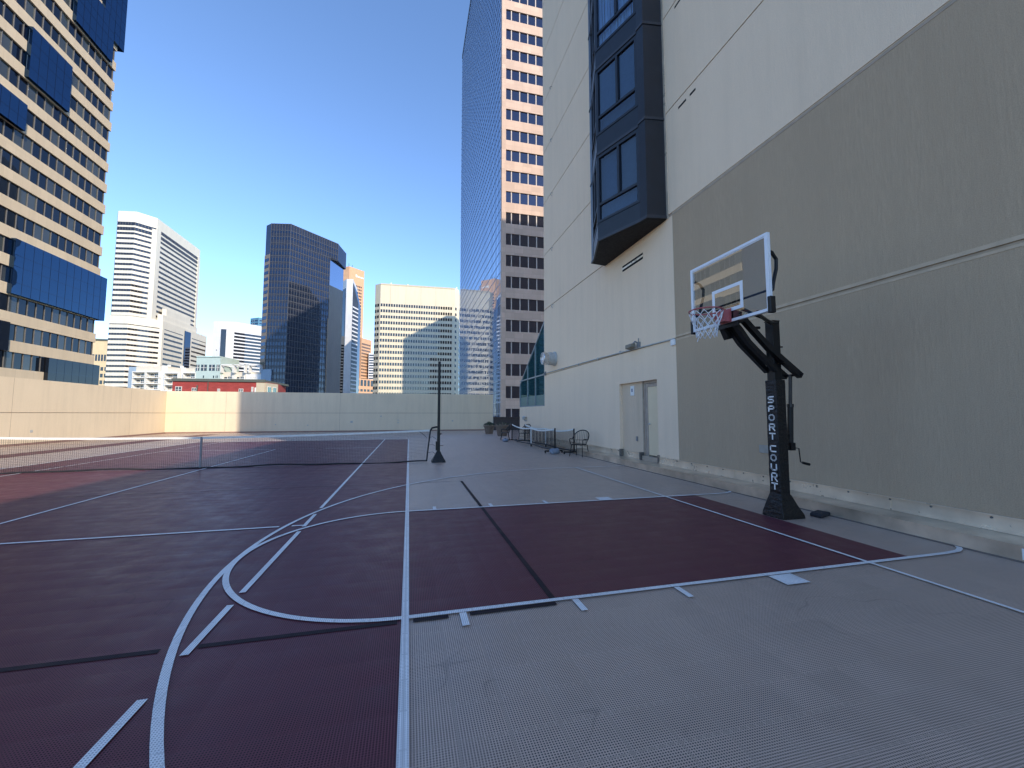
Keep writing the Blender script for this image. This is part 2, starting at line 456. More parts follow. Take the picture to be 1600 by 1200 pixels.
pb = MB()
for a, b in sub(-12.8, 1.23, [(0 - .06, .06), (.33, .50), (-1.60, -1.37)]):
    if a > -11.25 or True: ribbon(pb, [(max(a, -11.2), 3.352), (b, 3.352)], W, Z2)
for a, b in sub(-11.2, 1.255, [(-.05, .05)]): ribbon(pb, [(a, 9.76), (b, 9.76)], W * .35, Z2)
ribbon(pb, [(1.23, 3.43), (1.23, 9.77)], W, Z2)
struct(pb.build('pickleball_lines', M['black_line']))

kerb = MB()
kerb.prism([(6.44, -14), (7.4, -14), (7.4, 20.6), (6.44, 20.6)], 0.0, .165)
kerb.box(6.43, 6.445, -14, 20.62, .158, .176)
kerb.box(6.40, 6.44, -14, 20.6, .0, .0135, 1)  # dark strip stands in for the shadowed open gap under the kerb
kerb.box(6.425, 6.44, -14, 20.6, .0135, .022, 0)
struct(kerb.build('kerb', [M['kerb'], plain('kerb_gap_strip', (.16, .135, .115), .8)]))

# ------------------------------------------------------------------ the apartment tower on the right
XW = 7.0
SUN_EL = R_(28.0)
TE = math.tan(SUN_EL)
TOP = round(42 + 68.6 * TE, 1)
WING = round(27.75 * TE, 2)
tw = thing('apartment_tower', 'beige stucco apartment tower with taupe lower corner, rising along the court', 'building', (XW, 2.8, 0))
wall = MB()
core_x = XW + .4
wall.box(core_x, 64, 2.8, 20.62, .0, TOP, 0)
joints = [.33, 3.64, 7.17, 10.18, 13.08, 15.98, 18.9, 21.85, 24.8, 27.7, 30.7, 36, 42, 48, 54, 60, 66, 72, TOP]
GRV = .035
for i in range(len(joints) - 1):
    z0 = joints[i] + (GRV / 2 if i else -.165); z1 = joints[i + 1] - (GRV / 2 if i < len(joints) - 2 else 0)
    mi = 1 if z1 < 7.3 else 0
    wall.box(XW, core_x - .0, 2.8, 9.53, z0, z1, mi)
    if i == 0:
        wall.box(XW, core_x, 9.53, 10.45, z0, z1, 0)
        wall.box(XW, core_x, 12.65, 20.62, z0, z1, 0)
        wall.box(XW, core_x, 10.45, 12.65, 2.6, z1, 0)
        wall.box(XW + .11, core_x, 11.42, 12.65, .33, 2.6, 2)
        wall.box(XW + .11, core_x, 11.36, 11.42, .165, 2.6, 3)
    else:
        wall.box(XW, core_x, 9.53, 20.62, z0, z1, 0)
    if i < len(joints) - 2:
        zj0, zj1 = joints[i + 1] - GRV / 2, joints[i + 1] + GRV / 2
        if i == 1: wall.box(XW + .012, core_x, 2.8, 9.53, zj0, zj1, 4); wall.box(XW + .03, core_x, 9.53, 20.62, zj0, zj1, 3)
        else: wall.box(XW + .02, core_x, 2.8, 20.62, zj0, zj1, 3)
# paler double line of the joint across the taupe corner
wall.box(XW - .006, XW, 2.8, 9.5, 3.66, 3.715, 4); wall.box(XW - .006, XW, 2.8, 9.5, 3.575, 3.612, 4)
wall.box(XW - .006, XW, 2.8, 9.75, 7.10, 7.15, 3)
s_recess = stucco('recess_stucco', (.72, .56, .40), .10, .05, .8, 55)
M['pale_sealant'] = plain('pale_sealant', (.53, .41, .285), .9)
wall.build('wall', [M['cream_wall'], M['taupe_wall'], s_recess, M['dim_groove'], M['pale_sealant']], tw)
# sheet flashing along the foot of the wall
for a, b in ((2.8, 10.43), (11.44, 12.62), (12.67, 20.6)):
    fl = MB(); x = XW + (.11 if a == 11.44 else 0)
    fl.box(x - .022, x - .004, a, b, .168, .36); fl.box(x - .034, x - .022, a, b, .168, .20); fl.box(x - .05, x - .022, a, b, .352, .366)
    if a < 5:
        fl.box(x - .03, x - .022, 4.60, 4.64, .17, .352); fl.box(x - .03, x - .022, 7.6, 7.63, .17, .352)
    fl.build('flashing', M['flashing'], tw)
for k in range(13):
    yb = 3.0 + k * .55
    MB().lathe([(.014, 0), (.014, .01), (.008, .016)], (XW - .022, yb + random.uniform(-.05, .05), .325), 8, axis='x').build('bolt', M['bolt'], tw)
for yb in (10.43, 11.38, 12.62):
    MB().box(XW - .04, XW + .09, yb - .03, yb + .04, .17, .40).build('flashing_end', M['bolt'], tw)
# the door in its recess
df = MB()
xd = XW + .16
df.box(xd, xd + .1, 11.20, 11.30, .30, 2.52); df.box(xd, xd + .1, 10.3, 11.20, 2.42, 2.52); df.box(xd - .02, xd + .1, 11.30, 11.355, .30, 2.53)
df.box(xd - .02, xd + .1, 10.3, 11.355, 2.53, 2.60)
df.build('door_frame', M['door_frame'], tw)
dr = MB(); dr.box(xd + .012, xd + .06, 10.3, 11.197, .33, 2.415)
door = dr.build('door', M['door'], tw, label='cream steel door in the recessed doorway')
hd = MB(); hd.lathe([(.03, 0), (.03, .012), (.012, .014), (.012, .06)], (xd + .012, 11.13, 1.28), 10, axis='x'); hd.tube([(xd - .045, 11.13, 1.28), (xd - .045, 11.01, 1.275)], .011, 8)
hd.build('handle', M['steel'], door)
MB().box(XW + .02, core_x, 10.45, 11.36, .166, .30).build('threshold', M['dim_groove'], tw)
# grilles
def slot(y0, y1, z0, z1, frame=True):
    g = MB(); g.box(XW - .004, XW + .03, y0, y1, z0, z1, 0)
    if frame: g.box(XW - .012, XW - .002, y0 - .03, y1 + .03, (z0 + z1) / 2 - .03, (z0 + z1) / 2 + .03, 1)
    g.build('vent_grille', [M['dark_hole'], M['flashing']], tw)
slot(11.02, 12.27, 6.42, 6.62)
slot(8.81, 9.13, 9.90, 9.96, False); slot(8.44, 8.66, 9.90, 9.96, False); slot(8.86, 9.16, 12.88, 12.94, False)
# lift hooks left in the joints near the far edge
for zj in (7.10, 10.07, 12.98, 15.9, 18.8):
    MB().tube([(XW - .005, 19.15, zj), (XW - .09, 19.15, zj - .02), (XW - .11, 19.15, zj - .10), (XW - .05, 19.15, zj - .17)], .018, 6).build('joint_hook', M['duct_grey'], tw)
# dark bay window shaft
ZB = 7.1
BP = [(7.0, 9.76), (6.42, 9.84), (6.365, 10.10), (5.785, 11.65), (6.365, 13.20), (6.42, 13.46), (7.0, 13.54)]
bay = MB()
inner = [(7.0, 9.80), (6.47, 9.88), (6.44, 10.08), (6.12, 10.98), (6.12, 12.32), (6.44, 13.22), (6.47, 13.42), (7.0, 13.50)]
bay.prism([BP[0], BP[1], BP[2], (6.47, 10.12), (6.5, 9.9), (7.0, 9.86)], ZB, TOP - 2)
bay.box(6.985, 7.0, 9.68, 9.76, ZB - .02, TOP - 2, 1)
bay.build('bay_pier', [M['navy'], M['flashing']], tw); bay = MB()
bay.prism([BP[6], BP[5], BP[4], (6.47, 13.18), (6.5, 13.4), (7.0, 13.44)], ZB, TOP - 2)
bay.build('bay_pier', [M['navy'], M['flashing']], tw)
sf = MB(); sf.prism([(7.0, 9.80), (6.45, 9.87), (6.40, 10.12), (5.83, 11.65), (6.40, 13.18), (6.45, 13.43), (7.0, 13.50)], ZB - .012, ZB + .1)
sf.build('soffit', M['soffit'], tw)
FH = 2.93
for k in range(7):
    for (P, Q) in ((BP[3], BP[2]), (BP[4], BP[3])):     # P->Q with the outside on the right
        L = (Vector(Q) - Vector(P)).length
        z = ZB + k * FH
        spn = MB(); spn.fbox(P, Q, 0, L, -.10, -.012, z - .0 if k == 0 else z - .10, z + .68, 0)
        spn.fbox(P, Q, 0, L, -.012, .012, z + .005 if k == 0 else z - .06, z + (.10 if k == 0 else .03), 1)
        spn.fbox(P, Q, 0, L, -.012, .006, z + .60, z + .68, 0)
        spn.build('spandrel', [M['navy'], M['navy_light']], tw)
        fr = MB()
        fr.fbox(P, Q, 0, .10, -.09, .0, z + .68, z + FH - .10); fr.fbox(P, Q, L - .09, L, -.09, 0, z + .68, z + FH - .10)
        fr.fbox(P, Q, .10, L - .09, -.09, -.005, z + 1.16, z + 1.24); fr.fbox(P, Q, .10, L - .09, -.09, -.005, z + FH - .18, z + FH - .10)
        mid = L * .535
        fr.fbox(P, Q, mid - .04, mid + .04, -.09, .012, z + 1.24, z + FH - .18)
        win = fr.build('window', M['navy'], tw)
        gl = MB()
        for s0, s1, za, zb in ((.10, L - .09, .68, 1.16), (.10, mid - .04, 1.24, FH - .18), (mid + .04, L - .09, 1.24, FH - .18)):
            gl.fbox(P, Q, s0, s1, -.06, -.052, z + za, z + zb)
        gl.build('pane', M['bay_glass'], win)
        bk = MB(); i_ = 0
        def back(s0, s1, za, zb, mi): bk.fbox(P, Q, s0, s1, -.22, -.20, z + za, z + zb, mi)
        if k == 0:
            back(.05, L - .05, .66, 1.2, 0); back(.05, mid, 1.2, FH - .15, 0); bk.fbox(P, Q, mid, L - .06, -.14, -.13, z + 1.2, z + FH - .15, 1)
        elif k == 2 or k == 4:
            n = 64
            for j in range(n):
                s0 = .08 + (L - .16) * j / n; dd = .03 * math.sin(j * 1.1) + .012 * math.sin(j * 2.7)
                bk.fbox(P, Q, s0, s0 + (L - .16) / n, -.19 + dd, -.17 + dd, z + .74, z + FH - .12, 2)
        else:
            back(.05, L - .05, .66, FH - .15, 0)
            n = 22
            for j in range(n):
                za = 1.26 + (FH - .18 - 1.26) * j / n
                P2, Q2 = Vector(P), Vector(Q); t = (Q2 - P2).normalized(); nn = Vector((t.y, -t.x))
                o = P2 + t * .1 - nn * .13
                bk.obox((o.x, o.y, z + za), (t.x * (L - .2), t.y * (L - .2), 0), (nn.x * .045, nn.y * .045, .03), (0, 0, .004), 3)
        bk.build('blind', [M['room'], M['roller'], M['curtain'], M['blind']], win)
    # belt trim round the pier at each floor
    z = ZB + k * FH
    for pair in (((BP[2], BP[1]), (BP[1], BP[0])), ((BP[6], BP[5]), (BP[5], BP[4]))):
        bt = MB()
        for (P, Q) in pair:
            L = (Vector(Q) - Vector(P)).length
            bt.fbox(P, Q, -.012, L, .0015, .022, z + .005, z + .055); bt.fbox(P, Q, -.006, L, .0015, .012, z + .055, z + .10)
        bt.build('belt_trim', M['navy_light'], tw)

# low wing behind the camera: its roof line casts the long edge of shade on the court
wg = MB(); wg.box(XW, 46, -60, 2.78, 0, WING - .08); wg.box(XW - .1, XW + .3, -60, 2.78, WING - .08, WING)
tag(wg.build('podium_wing', M['cream_wall'], origin=(XW, -30, 0)), 'low beige stucco wing joined to the apartment tower beside the court', 'building')

# glass lean-to at the far end of the tower
lt = thing('glass_lean_to', 'green glazed lean-to with sloping roof on a low beige wall', 'greenhouse', (XW, 20.63, 0))
lo = MB(); lo.box(XW, 26, 20.63, 25.66, 0, 2.0); lo.build('base_wall', M['cream_wall'], lt)
yA, yB, zA, zB2 = 20.64, 25.66, 6.58, 3.47
def zs(y): return zA + (zB2 - zA) * (y - yA) / (yB - yA)
edges = [20.66, 22.33, 23.9, 25.64]
fr = MB()
for i in range(3):
    a, b = edges[i], edges[i + 1]
    pn = MB(); x0, x1 = XW + .05, XW + .07
    for (za0, za1, zb0, zb1, mi) in ((2.03, 2.03, 2.62, 2.62, 1), (2.62, 2.62, 3.6 if i < 2 else min(3.6, zs(b)), 0, 0),):
        pass
    pn.loft([[(x0, a, 2.02), (x0, b, 2.02), (x0, b, 2.62), (x0, a, 2.62)], [(x1, a, 2.02), (x1, b, 2.02), (x1, b, 2.62), (x1, a, 2.62)]], 1)
    pn.loft([[(x0, a, 2.62), (x0, b, 2.62), (x0, b, zs(b)), (x0, a, zs(a))], [(x1, a, 2.62), (x1, b, 2.62), (x1, b, zs(b)), (x1, a, zs(a))]], 0)
    pn.build('pane', [M['green_glass'], M['green_panel']], lt)
for e in edges: fr.box(XW + .0, XW + .10, e - .03, e + .03, 2.0, zs(e))
fr.box(XW, XW + .1, edges[0], edges[-1], 2.0, 2.05); fr.box(XW + .002, XW + .098, edges[0], edges[-1], 3.66, 3.73)
fr.tube([(XW + .05, yA, zA), (XW + .05, yB, zB2)], .06, 4, rot=math.pi / 4)
fr.build('frame', M['green_frame'], lt)
rf = MB(); rf.poly([(XW + .05, yA, zA + .02), (XW + .05, yB, zB2 + .02), (25, yB, zB2 + .02), (25, yA, zA + .02)]); rf.poly([(XW + .05, yB, 2.0), (25, yB, 2.0), (25, yB, zB2 + .02), (XW + .05, yB, zB2 + .02)])
rf.box(25, 25.1, yA, yB, 2.0, 3.4)
rf.build('roof', M['green_glass'], lt)

# ------------------------------------------------------------------ parapets
PT = 3.40
def parapet(name, label, P, Q, z1, thick=.32, marks=()):
    L = (Vector(Q) - Vector(P)).length
    t = thing(name, label, 'wall', (P[0], P[1], 0), 'parapet walls round the roof deck')
    w = MB()
    w.fbox(P, Q, 0, L, -thick, 0, 0, 1.62, 0); w.fbox(P, Q, 0, L, -thick, -.025, 1.62, 1.655, 1); w.fbox(P, Q, 0, L, -thick, 0, 1.655, z1, 0)
    w.build('wall', [M['parapet'], M['dim_groove']], t)
    b = MB(); b.fbox(P, Q, 0, L, .002, .05, .0, .10); b.fbox(P, Q, 0, L, .05, .16, .0, .035); b.build('base_flashing', M['parapet_base'], t)
    n = 0; s_ = 4.2
    while s_ < L - 1:
        j = MB(); j.fbox(P, Q, s_, s_ + .018, .0012, .003, .10, z1 - .01); j.build('panel_joint', M['dim_groove'], t); s_ += 8.8
    for s_, zz, k in marks:
        h_ = MB(); h_.fbox(P, Q, s_, s_ + .10 * k, .0012, .012, zz, zz + .08 * k); h_.build('patch_plate', M['duct_grey'], t)
    return t
parapet('parapet_wall', 'sunlit cream concrete parapet wall along the left side of the deck', (-18.9, -14), (-18.9, 38.5), 3.37, marks=((40.5, .62, 1.6), (37.6, .4, 1.0)))
p2 = parapet('parapet_wall', 'cream concrete parapet wall across the far end of the deck, half in shade', (-18.9, 38.5), (7.85, 38.5), PT, marks=((10.4, .55, 1), (13.9, .78, 2.0), (17.9, .72, 1.2), (17.9, .95, 1.0), (16.4, 1.3, 1.3), (22.8, .85, 1.4), (7.9, .62, .9)))
dl = MB(); dl.box(7.9, 13, 38.4, 38.7, 0, 1.18); dl.box(7.88, 13, 38.34, 38.76, 1.18, 1.26)
tag(dl.build('low_wall', M['dark_parapet'], origin=(10, 38.5, 0)), 'low dark brown wall beyond the planters at the far right', 'wall')

# ------------------------------------------------------------------ basketball hoop
hp = thing('basketball_hoop', 'adjustable basketball hoop with glass backboard on a black padded pole', 'basketball hoop', (5.62, 5.22, 0))
PX0, PX1, PY0, PY1 = 5.52, 5.71, 5.12, 5.315
def rect(x0, x1, y0, y1, z): return [(x0, y0, z), (x1, y0, z), (x1, y1, z), (x0, y1, z)]
pad = MB()
def wob(r, a): return [(x + random.uniform(-a, a), y + random.uniform(-a, a), z) for x, y, z in r]
rings = [rect(5.47, 5.90, 5.045, 5.43, 0.0), rect(5.475, 5.885, 5.05, 5.425, .06), rect(5.49, 5.80, 5.085, 5.375, .20), rect(PX0 - .006, PX1 + .015, PY0 - .008, PY1 + .008, .345)]
for z in (.36, .5, .7, .9, 1.1, 1.3, 1.5, 1.7, 1.9, 2.06, 2.125): rings.append(wob(rect(PX0, PX1, PY0, PY1, z), .0035))
pad.loft(rings)
padob = pad.build('pole_pad', M['vinyl'], hp, bevel=.012)
# lettering down the court side of the pad: stacked capitals
GL = {'S': [[(1, 1), (0, 1), (0, .52), (1, .52), (1, 0), (0, 0)]], 'P': [[(0, 0), (0, 1), (1, 1), (1, .42), (.25, .42)]],
      'O': [[(.3, 1), (.7, 1), (1, .72), (1, .28), (.7, 0), (.3, 0), (0, .28), (0, .72), (.3, 1)]],
      'R': [[(0, 0), (0, 1), (1, 1), (1, .5), (.22, .5)], [(.45, .5), (1, 0)]], 'T': [[(0, 1), (1, 1)], [(.5, .93), (.5, 0)]],
      'C': [[(1, 1), (0, 1), (0, .05), (1, .05)]], 'U': [[(0, 1), (0, .2), (.2, 0), (1, 0), (1, 1)]]}
rows = [('S', 1.760, 1.875), ('P', 1.625, 1.729), ('O', 1.479, 1.593), ('R', 1.323, 1.448), ('T', 1.188, 1.302),
        ('C', .991, 1.111), ('O', .856, .970), ('U', .711, .825), ('R', .545, .690), ('T', .421, .535)]
th = .021
lt_ = MB()
for n_, (ch, z0, z1) in enumerate(rows):
    if n_ == 5:
        lt_.build('lettering', M['white_plastic'], padob); lt_ = MB()
    z0 += .004; z1 -= .004
    for pl in GL[ch]:
        q = [Vector((0, 5.268 - th / 2 - x * (.112 - th), z0 + th / 2 + y * (z1 - z0 - th))) for x, y in pl]
        for a, b in zip(q, q[1:]):
            d = (b - a).normalized(); n = Vector((0, -d.z, d.y))
            o = a - d * th / 2 - n * th / 2
            lt_.obox((PX0 - .0075, o.y, o.z), (.003, 0, 0), (0, d.y * ((b - a).length + th), d.z * ((b - a).length + th)), (0, n.y * th, n.z * th))
lt_.build('lettering', M['white_plastic'], padob)
pole = MB(); pole.loft([rect(5.545, 5.685, 5.15, 5.29, .02), rect(5.545, 5.685, 5.15, 5.29, 3.06)]); pole.loft([rect(5.535, 5.69, 5.142, 5.298, 3.06), rect(5.535, 5.69, 5.142, 5.298, 3.075)])
pole.tube([(5.69, 5.22, 2.66), (5.80, 5.22, 2.665)], .013, 8)
pole.build('pole', M['black_metal'], hp, bevel=.006)
for yy in (5.09, 5.35):
    a = MB(); a.tube([(4.84, yy, 3.05), (4.95, yy, 3.02), (5.39, yy, 2.61), (5.98, yy, 2.19)], .058, 4, rot=math.pi / 4); a.build('extension_arm', M['black_metal'], hp)
for yy in (5.14, 5.30):
    a = MB(); a.tube([(4.80, yy, 2.99), (4.90, yy, 2.90), (5.06, yy, 2.70), (5.56, yy, 2.27)], .048, 4, rot=math.pi / 4); a.build('lower_arm', M['black_metal'], hp)
bc = MB(); bc.box(4.745, 4.86, 5.03, 5.41, 2.97, 3.14); bc.box(4.74, 4.76, 4.98, 5.46, 2.92, 3.25)
for xb_, zb_ in ((5.62, 2.405), (5.95, 2.21)):
    pv = MB(); pv.tube([(xb_, 5.03, zb_), (xb_, 5.41, zb_)], .02, 8); pv.build('pivot_bolt', M['black_metal'], hp)
bc.build('bracket', M['black_metal'], hp)
# jack with crank
jk = MB(); jk.tube([(5.93, 5.22, 2.22), (5.90, 5.22, 1.72)], .026, 10); jk.tube([(5.90, 5.22, 1.72), (5.865, 5.22, 1.12)], .042, 10, 1)
jk.box(5.82, 5.91, 5.17, 5.27, 1.02, 1.14, 1); jk.box(5.70, 5.83, 5.19, 5.25, 1.03, 1.09, 1); jk.lathe([(.05, 0), (.05, .05)], (5.90, 5.22, 1.70), 10, 0)
jk.box(5.70, 5.88, 5.20, 5.24, 1.20, 1.27, 1)
jack = jk.build('jack', [M['steel'], M['black_metal']], hp)
jack.data.materials[0] = plain('weathered_steel', (.05, .045, .042), .45, .5)
ck = MB(); ck.tube([(5.90, 5.20, 1.06), (5.97, 5.17, 1.05), (5.985, 5.165, .84), (6.06, 5.14, .81)], .010, 6); ck.tube([(6.01, 5.155, .828), (6.11, 5.12, .80)], .02, 8)
ck.build('crank', M['black_metal'], jack)
# backboard
BX, BY0, BY1, BZ0, BZ1 = 4.72, 4.40, 5.97, 2.99, 4.085
bb = MB(); bb.box(BX + .008, BX + .02, BY0 + .03, BY1 - .03, BZ0 + .03, BZ1 - .03)
board = bb.build('backboard', M['board_glass'], hp)
bf = MB(); w_ = .042
bf.box(BX - .006, BX + .046, BY0, BY1, BZ1 - w_, BZ1); bf.box(BX - .006, BX + .046, BY0, BY1, BZ0, BZ0 + w_)
bf.box(BX - .006, BX + .046, BY0, BY0 + w_, BZ0 + w_, BZ1 - w_); bf.box(BX - .006, BX + .046, BY1 - w_, BY1, BZ0 + w_, BZ1 - w_)
bf.box(BX + .003, BX + .007, BY0 + w_, BY1 - w_, BZ1 - w_ - .016, BZ1 - w_ - .0); bf.box(BX + .003, BX + .007, BY0 + w_, BY0 + w_ + .016, BZ0 + w_, BZ1 - w_ - .016)
bf.build('frame', M['white_metal'], board, bevel=.004)
sq = MB(); y0, y1, z0, z1, t_ = 4.86, 5.48, 3.155, 3.56, .052
sq.box(BX + .003, BX + .007, y0, y1, z1 - t_, z1); sq.box(BX + .003, BX + .007, y0, y1, z0, z0 + t_); sq.box(BX + .003, BX + .007, y0, y0 + t_, z0 + t_, z1 - t_); sq.box(BX + .003, BX + .007, y1 - t_, y1, z0 + t_, z1 - t_)
sq.build('target_square', M['white_metal'], board)
for yy, s in ((BY0, -1), (BY1, 1)):
    MB().box(BX - .02, BX + .07, min(yy - s * .03, yy + s * .025), max(yy - s * .03, yy + s * .025), BZ0 - .03, BZ0 + .20).build('corner_pad', M['black_metal'], board, bevel=.01)
tb = MB()
for yy in (BY0 + .06, BY1 - .06):
    tb.tube([(BX + .04, yy, 3.86), (BX + .13, yy, 3.83), (BX + .20, yy, 3.74), (BX + .19, yy, 3.60), (BX + .13, yy, 3.40), (BX + .11, yy, 3.30), (BX + .05, yy, 3.26)], .024, 8)
tb.tube([(BX + .12, BY0 + .06, 3.32), (BX + .12, BY1 - .06, 3.32)], .017, 8)
for yy in (5.05, 5.39):
    tb.tube([(BX + .04, yy, 3.2), (4.95, yy, 3.17), (5.10, yy, 3.11), (5.26, yy, 3.07), (5.40, yy, 2.99), (5.54, yy, 3.0)], .024, 8)
tb.tube([(BX + .04, BY0 + .25, 3.04), (4.9, 4.75, 3.02), (5.3, 5.0, 3.02), (5.55, 5.14, 3.03)], .022, 8)
tb.build('back_frame', M['black_metal'], hp)
MB().obox((4.735, 5.30, 2.99), (.075, 0, .02), (0, .10, 0), (.11, 0, -.23)).build('brace', M['black_metal'], hp, bevel=.008)
# rim, mount, net
RXc, RZ, RR = 4.352, 3.155, .237
rm = MB(); rm.tube([(RXc + RR * math.cos(a), HY + RR * math.sin(a), RZ) for a in [2 * math.pi * i / 40 for i in range(40)]], .0105, 8, closed=True)
rm.box(BX - .13, BX - .008, HY - .09, HY + .09, RZ - .16, RZ + .02)
rm.box(BX - .02, BX - .007, HY - .11, HY + .11, RZ - .17, RZ + .04)
for s in (-1, 1):
    rm.tube([(BX - .12, HY + s * .06, RZ - .13), (RXc + RR * .82, HY + s * RR * .57, RZ - .008)], .011, 6)
    rm.tube([(BX - .12, HY + s * .075, RZ), (RXc + RR * .70, HY + s * RR * .72, RZ)], .010, 6)
for i in range(12):
    a = 2 * math.pi * (i + .5) / 12
    rm.tube([(RXc + RR * math.cos(a - .05), HY + RR * math.sin(a - .05), RZ - .008), (RXc + RR * math.cos(a), HY + RR * math.sin(a), RZ - .028), (RXc + RR * math.cos(a + .05), HY + RR * math.sin(a + .05), RZ - .008)], .004, 5)
rm.build('rim', M['red_metal'], hp, smooth=False)
nt_ = MB()
lv = [(RR, .025), (RR * .93, .09), (RR * .80, .17), (RR * .69, .25), (RR * .62, .33), (RR * .60, .40)]
for s in (-1, 1):
    for i in range(12):
        pts = []
        for j, (r, dz) in enumerate(lv):
            a = 2 * math.pi * (i + .5 + s * .5 * j) / 12
            pts.append((RXc + r * math.cos(a), HY + r * math.sin(a), RZ - dz + random.uniform(-.006, .006)))
        nt_.tube(pts, .0050, 5)
nt_.tube([(RXc - .1, HY + .05, RZ - .40), (RXc - .12, HY + .06, RZ - .47)], .005, 5)
nt_.build('net', M['white_cord'], hp)

# black pad lying on the deck by the pole
pd = MB(); rr = [[(6.12, 4.98), (6.43, 5.09), (6.38, 5.26), (6.10, 5.15)]]
for z, k in ((.0, 1.0), (.03, 1.04), (.05, 1.0), (.062, .88)):
    cx, cy = 6.26, 5.12
    rr.append([(cx + (x - cx) * k, cy + (y - cy) * k, z + .004 * random.random()) for x, y in rr[0]])
pd.loft(rr[1:]); tag(pd.build('weight_bag', M['cushion'], origin=(6.2, 5.1, 0), bevel=.02), 'flat black bag lying on the deck right of the hoop pole', 'bag')

# ------------------------------------------------------------------ tennis net and tall post
NY = 13.85
def topz(x):
    if x > -5.87: return .91 + (1.06 - .91) * ((x + 5.87) / 6.56) ** 1.6
    return .91 + (1.06 - .91) * max(0, (-x - 5.87) / 6.6) ** 2.6
tn = thing('tennis_net', 'long black tennis net with white tape across the court', 'net', (-5.87, NY, 0))
x0n, x1n = -12.45, .70
ms = MB()
stp = .0465
def botz(x): return .03 + .018 * math.sin(x * 1.3) + .012 * math.sin(x * 3.1 + 1)
n = int((x1n - x0n) / stp)
for i in range(n + 1):
    x = x0n + i * stp
    xb = x - (.11 if i > n - 2 else .11 * max(0, (x - .2) / .5))
    ms.obox((xb - .0016, NY - .0016, botz(x)), (.0032, 0, 0), (0, .0032, 0), (x - xb, .015 * math.sin(x * 2), topz(x) - .05 - botz(x)))
K = 20
for j in range(K):
    prev = None
    for i in range(53):
        x = x0n + (x1n - x0n) * i / 52
        f = j / K; z = botz(x) + (topz(x) - .05 - botz(x)) * f
        p = Vector((x - .11 * max(0, (x - .2) / .5) * (1 - f), NY, z))
        if prev is not None: ms.obox(prev - Vector((0, .0016, .0016)), p - prev, (0, .0032, 0), (0, 0, .0032))
        prev = p
ms.build('mesh', M['net_black'], tn)
tp = MB(); bl = MB()
N2 = 60
for i in range(N2):
    xa = x0n + (x1n - x0n) * i / N2; xb = x0n + (x1n - x0n) * (i + 1) / N2
    for y in (NY - .012,):
        tp.loft([[(xa, y, topz(xa) - .052), (xa, y + .024, topz(xa) - .052), (xa, y + .02, topz(xa) + .006), (xa, y + .004, topz(xa) + .006)],
                 [(xb, y, topz(xb) - .052), (xb, y + .024, topz(xb) - .052), (xb, y + .02, topz(xb) + .006), (xb, y + .004, topz(xb) + .006)]])
    ca, cb = (-.11 if xa > .6 else -.11 * max(0, (xa - .2) / .5)), (-.11 if xb > .6 else -.11 * max(0, (xb - .2) / .5))
    bl.tube([(xa + ca, NY, botz(xa)), (xb + cb, NY, botz(xb))], .022, 6)
tp.build('top_tape', M['tape'], tn)
bl.build('bottom_rope', M['net_black'], tn)
sp = MB(); sp.box(-5.895, -5.845, NY - .018, NY + .018, .02, .915); sp.build('centre_strap', plain('grey_strap', (.26, .25, .25), .8), tn)
ed = MB(); ed.tube([(.59, NY, .03), (.64, NY, .5), (.70, NY, 1.02)], .026, 6); ed.tube([(.69, NY, 1.02), (.76, NY, 1.12), (.90, NY, 1.15), (.97, NY, 1.13)], .03, 6)
for z, xx in ((.30, .61), (.55, .645), (.80, .67)): ed.tube([(xx, NY, z), (.78, NY, z + .03), (.93, NY, z - .08)], .006, 5)
ed.tube([(.35, NY - .01, 1.0), (.48, NY - .01, .9), (.60, NY - .01, .78)], .007, 5)
ed.build('side_lacing', M['net_black'], tn)
tpst = thing('net_post', 'tall black square net post on a flared base at the end of the tennis net', 'post', (.97, 13.83, 0))
ps = MB(); ps.loft([rect(.97 - .052, .97 + .052, 13.78, 13.88, .25), rect(.97 - .045, .97 + .045, 13.785, 13.875, 1.1), rect(.97 - .042, .97 + .042, 13.79, 13.87, 3.33)])
ps.box(.97 - .048, .97 + .048, 13.78, 13.88, 3.33, 3.345)
ps.build('pole', M['black_metal'], tpst, bevel=.006)
bs = MB(); bs.loft([rect(.74, 1.20, 13.62, 14.05, 0), rect(.745, 1.195, 13.625, 14.045, .03), rect(.88, 1.06, 13.75, 13.91, .28), rect(.90, 1.04, 13.765, 13.895, .34)]); bs.build('base', M['vinyl'], tpst, bevel=.01)
wn = MB(); wn.box(.875, .955, 13.74, 13.80, .38, .68); wn.tube([(1.02, 13.83, .53), (1.13, 13.80, .53)], .008, 6); wn.tube([(.95, 13.77, .9), (1.06, 13.77, .93)], .02, 6); wn.build('winch', M['black_metal'], tpst)

